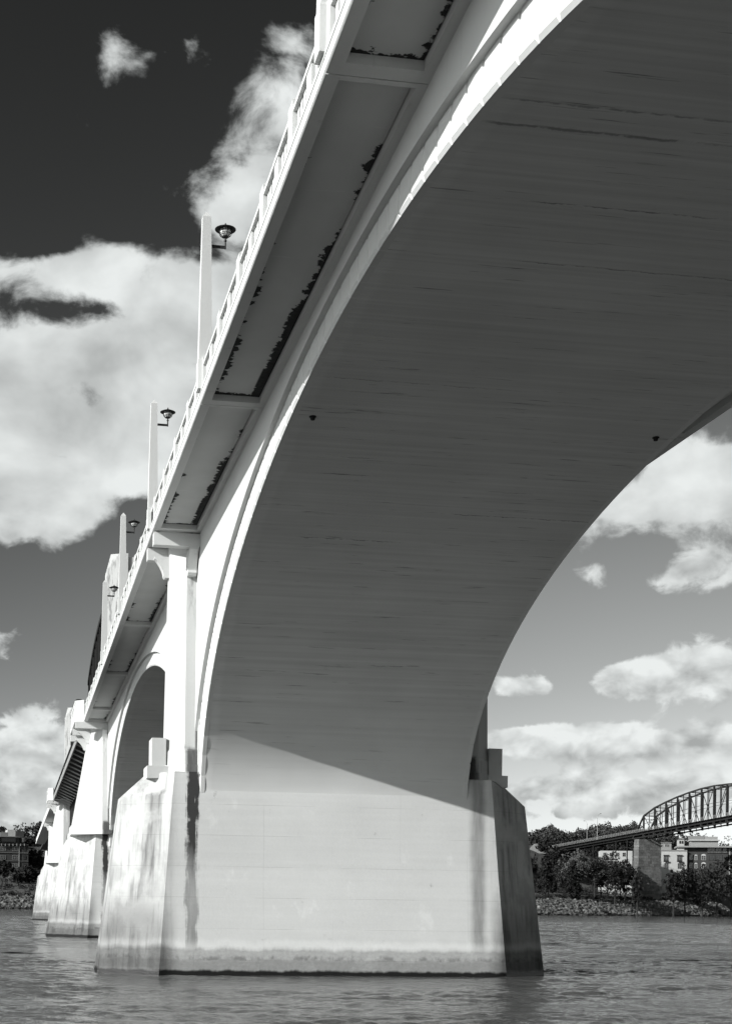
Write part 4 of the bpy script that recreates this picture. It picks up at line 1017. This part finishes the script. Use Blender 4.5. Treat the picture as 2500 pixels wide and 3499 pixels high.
# ------------------------------------------------------------------ buildings
M['brick'] = None
def m_brick(name, v0):
    t = NT(name); n = t.noise(.5, detail=4); f = t.noise(1.0, (3, 3, 12), 3)
    return t.grey(t.math('MULTIPLY', t.math('MULTIPLY_ADD', n, .5, .75), t.math('MULTIPLY_ADD', f, v0 * .5, v0 * .75)), .9, .2)
M['brick'] = m_brick('dark_brick', .045); M['stucco'] = flat('white_stucco', .36, .85, .08, .6); M['trim'] = flat('pale_trim', .22, .7, .1, .8)
def m_glass():
    t = NT('window_glass'); return t.grey(.015, .08, .6)
M['glass'] = m_glass(); M['roofm'] = flat('roof_metal', .17, .6, .15, .8)
class Bld:
    # a building whose facade is turned towards the river view; local axes: r right, b back
    def __init__(s, name, x0, x1, ybase, ytop, u, depth, label, wall, cat='building', turn=0.10):
        s.u = u; s.c = at_u((x0 + x1) / 2, ybase, u); a = math.atan2(s.c.x, s.c.y) - turn
        s.back = Vector((math.sin(a), math.cos(a), 0)); s.right = Vector((math.cos(a), -math.sin(a), 0)); s.c.z = 0
        r0, zb = s.px(x0, ybase); r1, _ = s.px(x1, ybase); s.z1 = s.px((x0 + x1) / 2, ytop)[1]
        q = [s.fn(r, b, 0) for r in (r0, r1) for b in (0, depth)]; s.z0 = min([zb] + [ground_z(p[0], p[1]) for p in q]) - .5
        s.root = empty(name, s.c + s.back * depth / 2 + Vector((0, 0, s.z0)), label, cat)
        s.wall = MB().box(r0, r1, 0, depth, s.z0, s.z1).build('wall', wall, s.root, s.fn)
    def fn(s, r, b, z): p = s.c + s.right * r + s.back * b; return (p.x, p.y, z)
    def px(s, x, y):
        d = ray(x, y); k = s.back.dot(s.c) / s.back.dot(d); p = d * k
        return (p - s.c).dot(s.right), CAMH + p.z
    def box(s, name, x0, x1, y0, y1, d0, d1, mat, parent=None):
        a, z1 = s.px(x0, y0); b, z0 = s.px(x1, y1)
        return MB().box(a, b, d0, d1, z0, z1).build(name, mat, parent or s.root, s.fn)
    def window(s, x0, x1, y0, y1, frame, bars=1, arch=False):
        a, z1 = s.px(x0, y0); b, z0 = s.px(x1, y1); u = 0
        fw = .12
        mb = MB(); mb.box(a - fw, b + fw, u - .14, u + .1, z0 - fw, z0); mb.box(a - fw, b + fw, u - .14, u + .1, z1, z1 + fw)
        mb.box(a - fw, a, u - .14, u + .1, z0, z1); mb.box(b, b + fw, u - .14, u + .1, z0, z1)
        for k in range(bars): m = a + (b - a) * (k + 1) / (bars + 1); mb.box(m - .05, m + .05, u - .1, u - .03, z0, z1)
        mb.box(a, b, u - .09, u - .03, (z0 + z1) / 2 - .04, (z0 + z1) / 2 + .04)
        if arch:
            n = 8; c = (a + b) / 2; r = (b - a) / 2 + fw
            mb.quadloft([[(c + r * math.cos(math.pi * k / n), y, z1 + fw + r * .7 * math.sin(math.pi * k / n)) for k in range(n + 1)] for y in (u - .14, u + .1)])
        w = mb.build('window', frame, s.root, s.fn, fix=False)
        MB().box(a, b, u - .03, u + .05, z0, z1).build('pane', M['glass'], w, s.fn)
        return w
FRAME = flat('window_frame', .22, .7)
# left: brick block with pale bands
b = Bld('brick_building', -60, 97, 2975, 2886, 590, 22, 'dark brick apartment block with pale bands at the left edge', M['brick'])
for (y0, y1) in ((2881, 2889), (2912, 2914.5), (2940, 2942.5)): b.box('band', -61, 98, y0, y1, -.35, .0, M['trim'] if y0 > 2900 else M['brick'])
for yy in (2894, 2923, 2952):
    for (x0, x1) in ((-28, -12), (2, 20), (44, 62), (82, 88)): b.window(x0, x1, yy, yy + 13, M['steel2'] if x0 > 70 else FRAME, 2 if x1 - x0 > 10 else 0)
b.box('downpipe', 65.2, 67, 2884, 2962, -.3, -.05, M['trim'])
b.box('upper_storey', -60, 68, 2858, 2881, 2, 16, M['brick']); b.box('upper_glazing', 8, 56, 2862, 2876, 1.7, 2.1, M['glass']); b.box('eaves', -62, 70, 2856, 2861, .4, 17, M['roofm'])
for k in range(7): b.box('eaves_bracket', 5 + k * 13, 7 + k * 13, 2883, 2891, -1.0, -.36, M['trim'])
b.box('stair_tower', 58, 84, 2838, 2884, 3, 14, M['brick']); b.box('roof_house', 30, 57, 2833, 2857, 4, 13, M['stucco']); b.box('skylight', 4, 32, 2842, 2857, 4, 10, M['roofm']); b.window(78, 82, 2865, 2876, M['trim'], 0)
# right: white stucco building, brick building with arched windows, roof houses
b = Bld('white_building', 2246, 2345, 2990, 2906, 655, 14, 'white stucco building with dark windows right of the stone pier', M['stucco'])
for x0 in (2266, 2312):
    b.window(x0, x0 + 16, 2923, 2940, M['trim'], 1); b.window(x0 + 2, x0 + 15, 2950, 2968, M['trim'], 1)
    b.box('awning', x0 - 1, x0 + 17, 2921, 2924, -.8, 0, M['steel2']); b.box('balcony_rail', x0 - 1, x0 + 17, 2940, 2946, -1.0, -.85, M['steel'])
b.box('cornice', 2245, 2346, 2904, 2907.5, -.4, 0, M['trim'])
b = Bld('brick_building', 2345, 2560, 3005, 2897, 650, 18, 'dark brick building with pale arched windows at the right edge', M['brick'])
for yy in (2924, 2952):
    for (x0, x1) in ((2354, 2364), (2372, 2380), (2395, 2409)): b.window(x0, x1, yy, yy + 14, M['stucco'], 1, True)
for (x0, x1) in ((2417, 2440), (2444, 2462), (2468, 2480)): b.window(x0, x1, 2899, 2912, M['trim'], 1)
for yy in (2922, 2950):
    for (x0, x1) in ((2422, 2440), (2448, 2466), (2474, 2484)): b.window(x0, x1, yy, yy + 18, M['steel2'], 1)
b.box('downpipe', 2489, 2492, 2898, 2990, -.3, -.05, M['trim']); b.box('band', 2414, 2487, 2912.5, 2916, -.3, 0, M['steel2'])
b.box('roof', 2310, 2562, 2891, 2897, -3.0, 16, M['trim'])
b = Bld('roof_pavilion', 2358, 2452, 2895, 2872, 668, 10, 'pale flat-roofed penthouse above the brick building', M['trim'])
b.box('roof', 2354, 2458, 2869, 2873, -1.2, 11, M['stucco']); b.box('plant_screen', 2354, 2405, 2856, 2870, 1, 8, M['roofm']); b.box('plant_screen', 2406, 2451, 2858.5, 2870, 1, 8, M['trim'])
b = Bld('white_house', 2316, 2336, 2895, 2868, 690, 8, 'small white gabled house peeping over the long roof', M['stucco'])
(a, z1), (c, _) = b.px(2314, 2868), b.px(2338, 2868); zt = b.px(2326, 2861)[1]
MB().quadloft([[(a, y, z1), (c, y, z1), ((a + c) / 2, y, zt)] for y in (-.5, 8.5)]).build('roof', M['roofm'], b.root, b.fn); b.window(2320, 2324, 2874, 2882, M['steel2'], 0); b.window(2328, 2332, 2874, 2882, M['steel2'], 0)
b = Bld('low_building', 2243, 2292, 2905, 2880, 680, 10, 'low grey building with two dark windows just right of the stone pier top', M['trim'])
b.window(2253, 2262, 2886, 2894, M['stucco'], 0); b.window(2270, 2284, 2885, 2893, M['stucco'], 1); b.box('roof', 2242, 2293, 2878, 2880.5, -.5, 10.5, M['roofm'])
b = Bld('white_building', 2050, 2158, 2990, 2907, 640, 12, 'white building seen between the steel bents under the approach deck', M['stucco'])
for x0 in (2060, 2082, 2104, 2126): b.window(x0, x0 + 9, 2914, 2926, M['trim'], 1)
b = Bld('white_house', 2119, 2130, 2836, 2827, 775, 6, 'tiny white house on the wooded hill left of the truss', M['stucco'])
b.box('roof', 2118, 2131, 2825, 2827.5, -.6, 6.5, M['roofm'])
b = Bld('white_house', 2146, 2170, 2842, 2834, 775, 8, 'white-roofed house half hidden behind the truss end post', M['stucco'])
b.box('roof', 2144, 2172, 2832.5, 2834.5, -.6, 8.5, M['trim'])
# pale tented roof of a pavilion beside the pier
b = Bld('tent_pavilion', 1800, 1866, 2960, 2914, 690, 9, 'pale tented pavilion roof beside the right edge of the near pier', M['steel2'], 'pavilion')
(a, z1), (c, _), (m, zt) = b.px(1794, 2916), b.px(1872, 2916), b.px(1834, 2882)
MB().quadloft([[(a, -1, z1), (c, -1, z1), (c, 10, z1), (a, 10, z1)], [(m - 1, 4, zt), (m + 1, 4, zt), (m + 1, 5, zt), (m - 1, 5, zt)]]).build('roof', M['roofm'], b.root, b.fn)
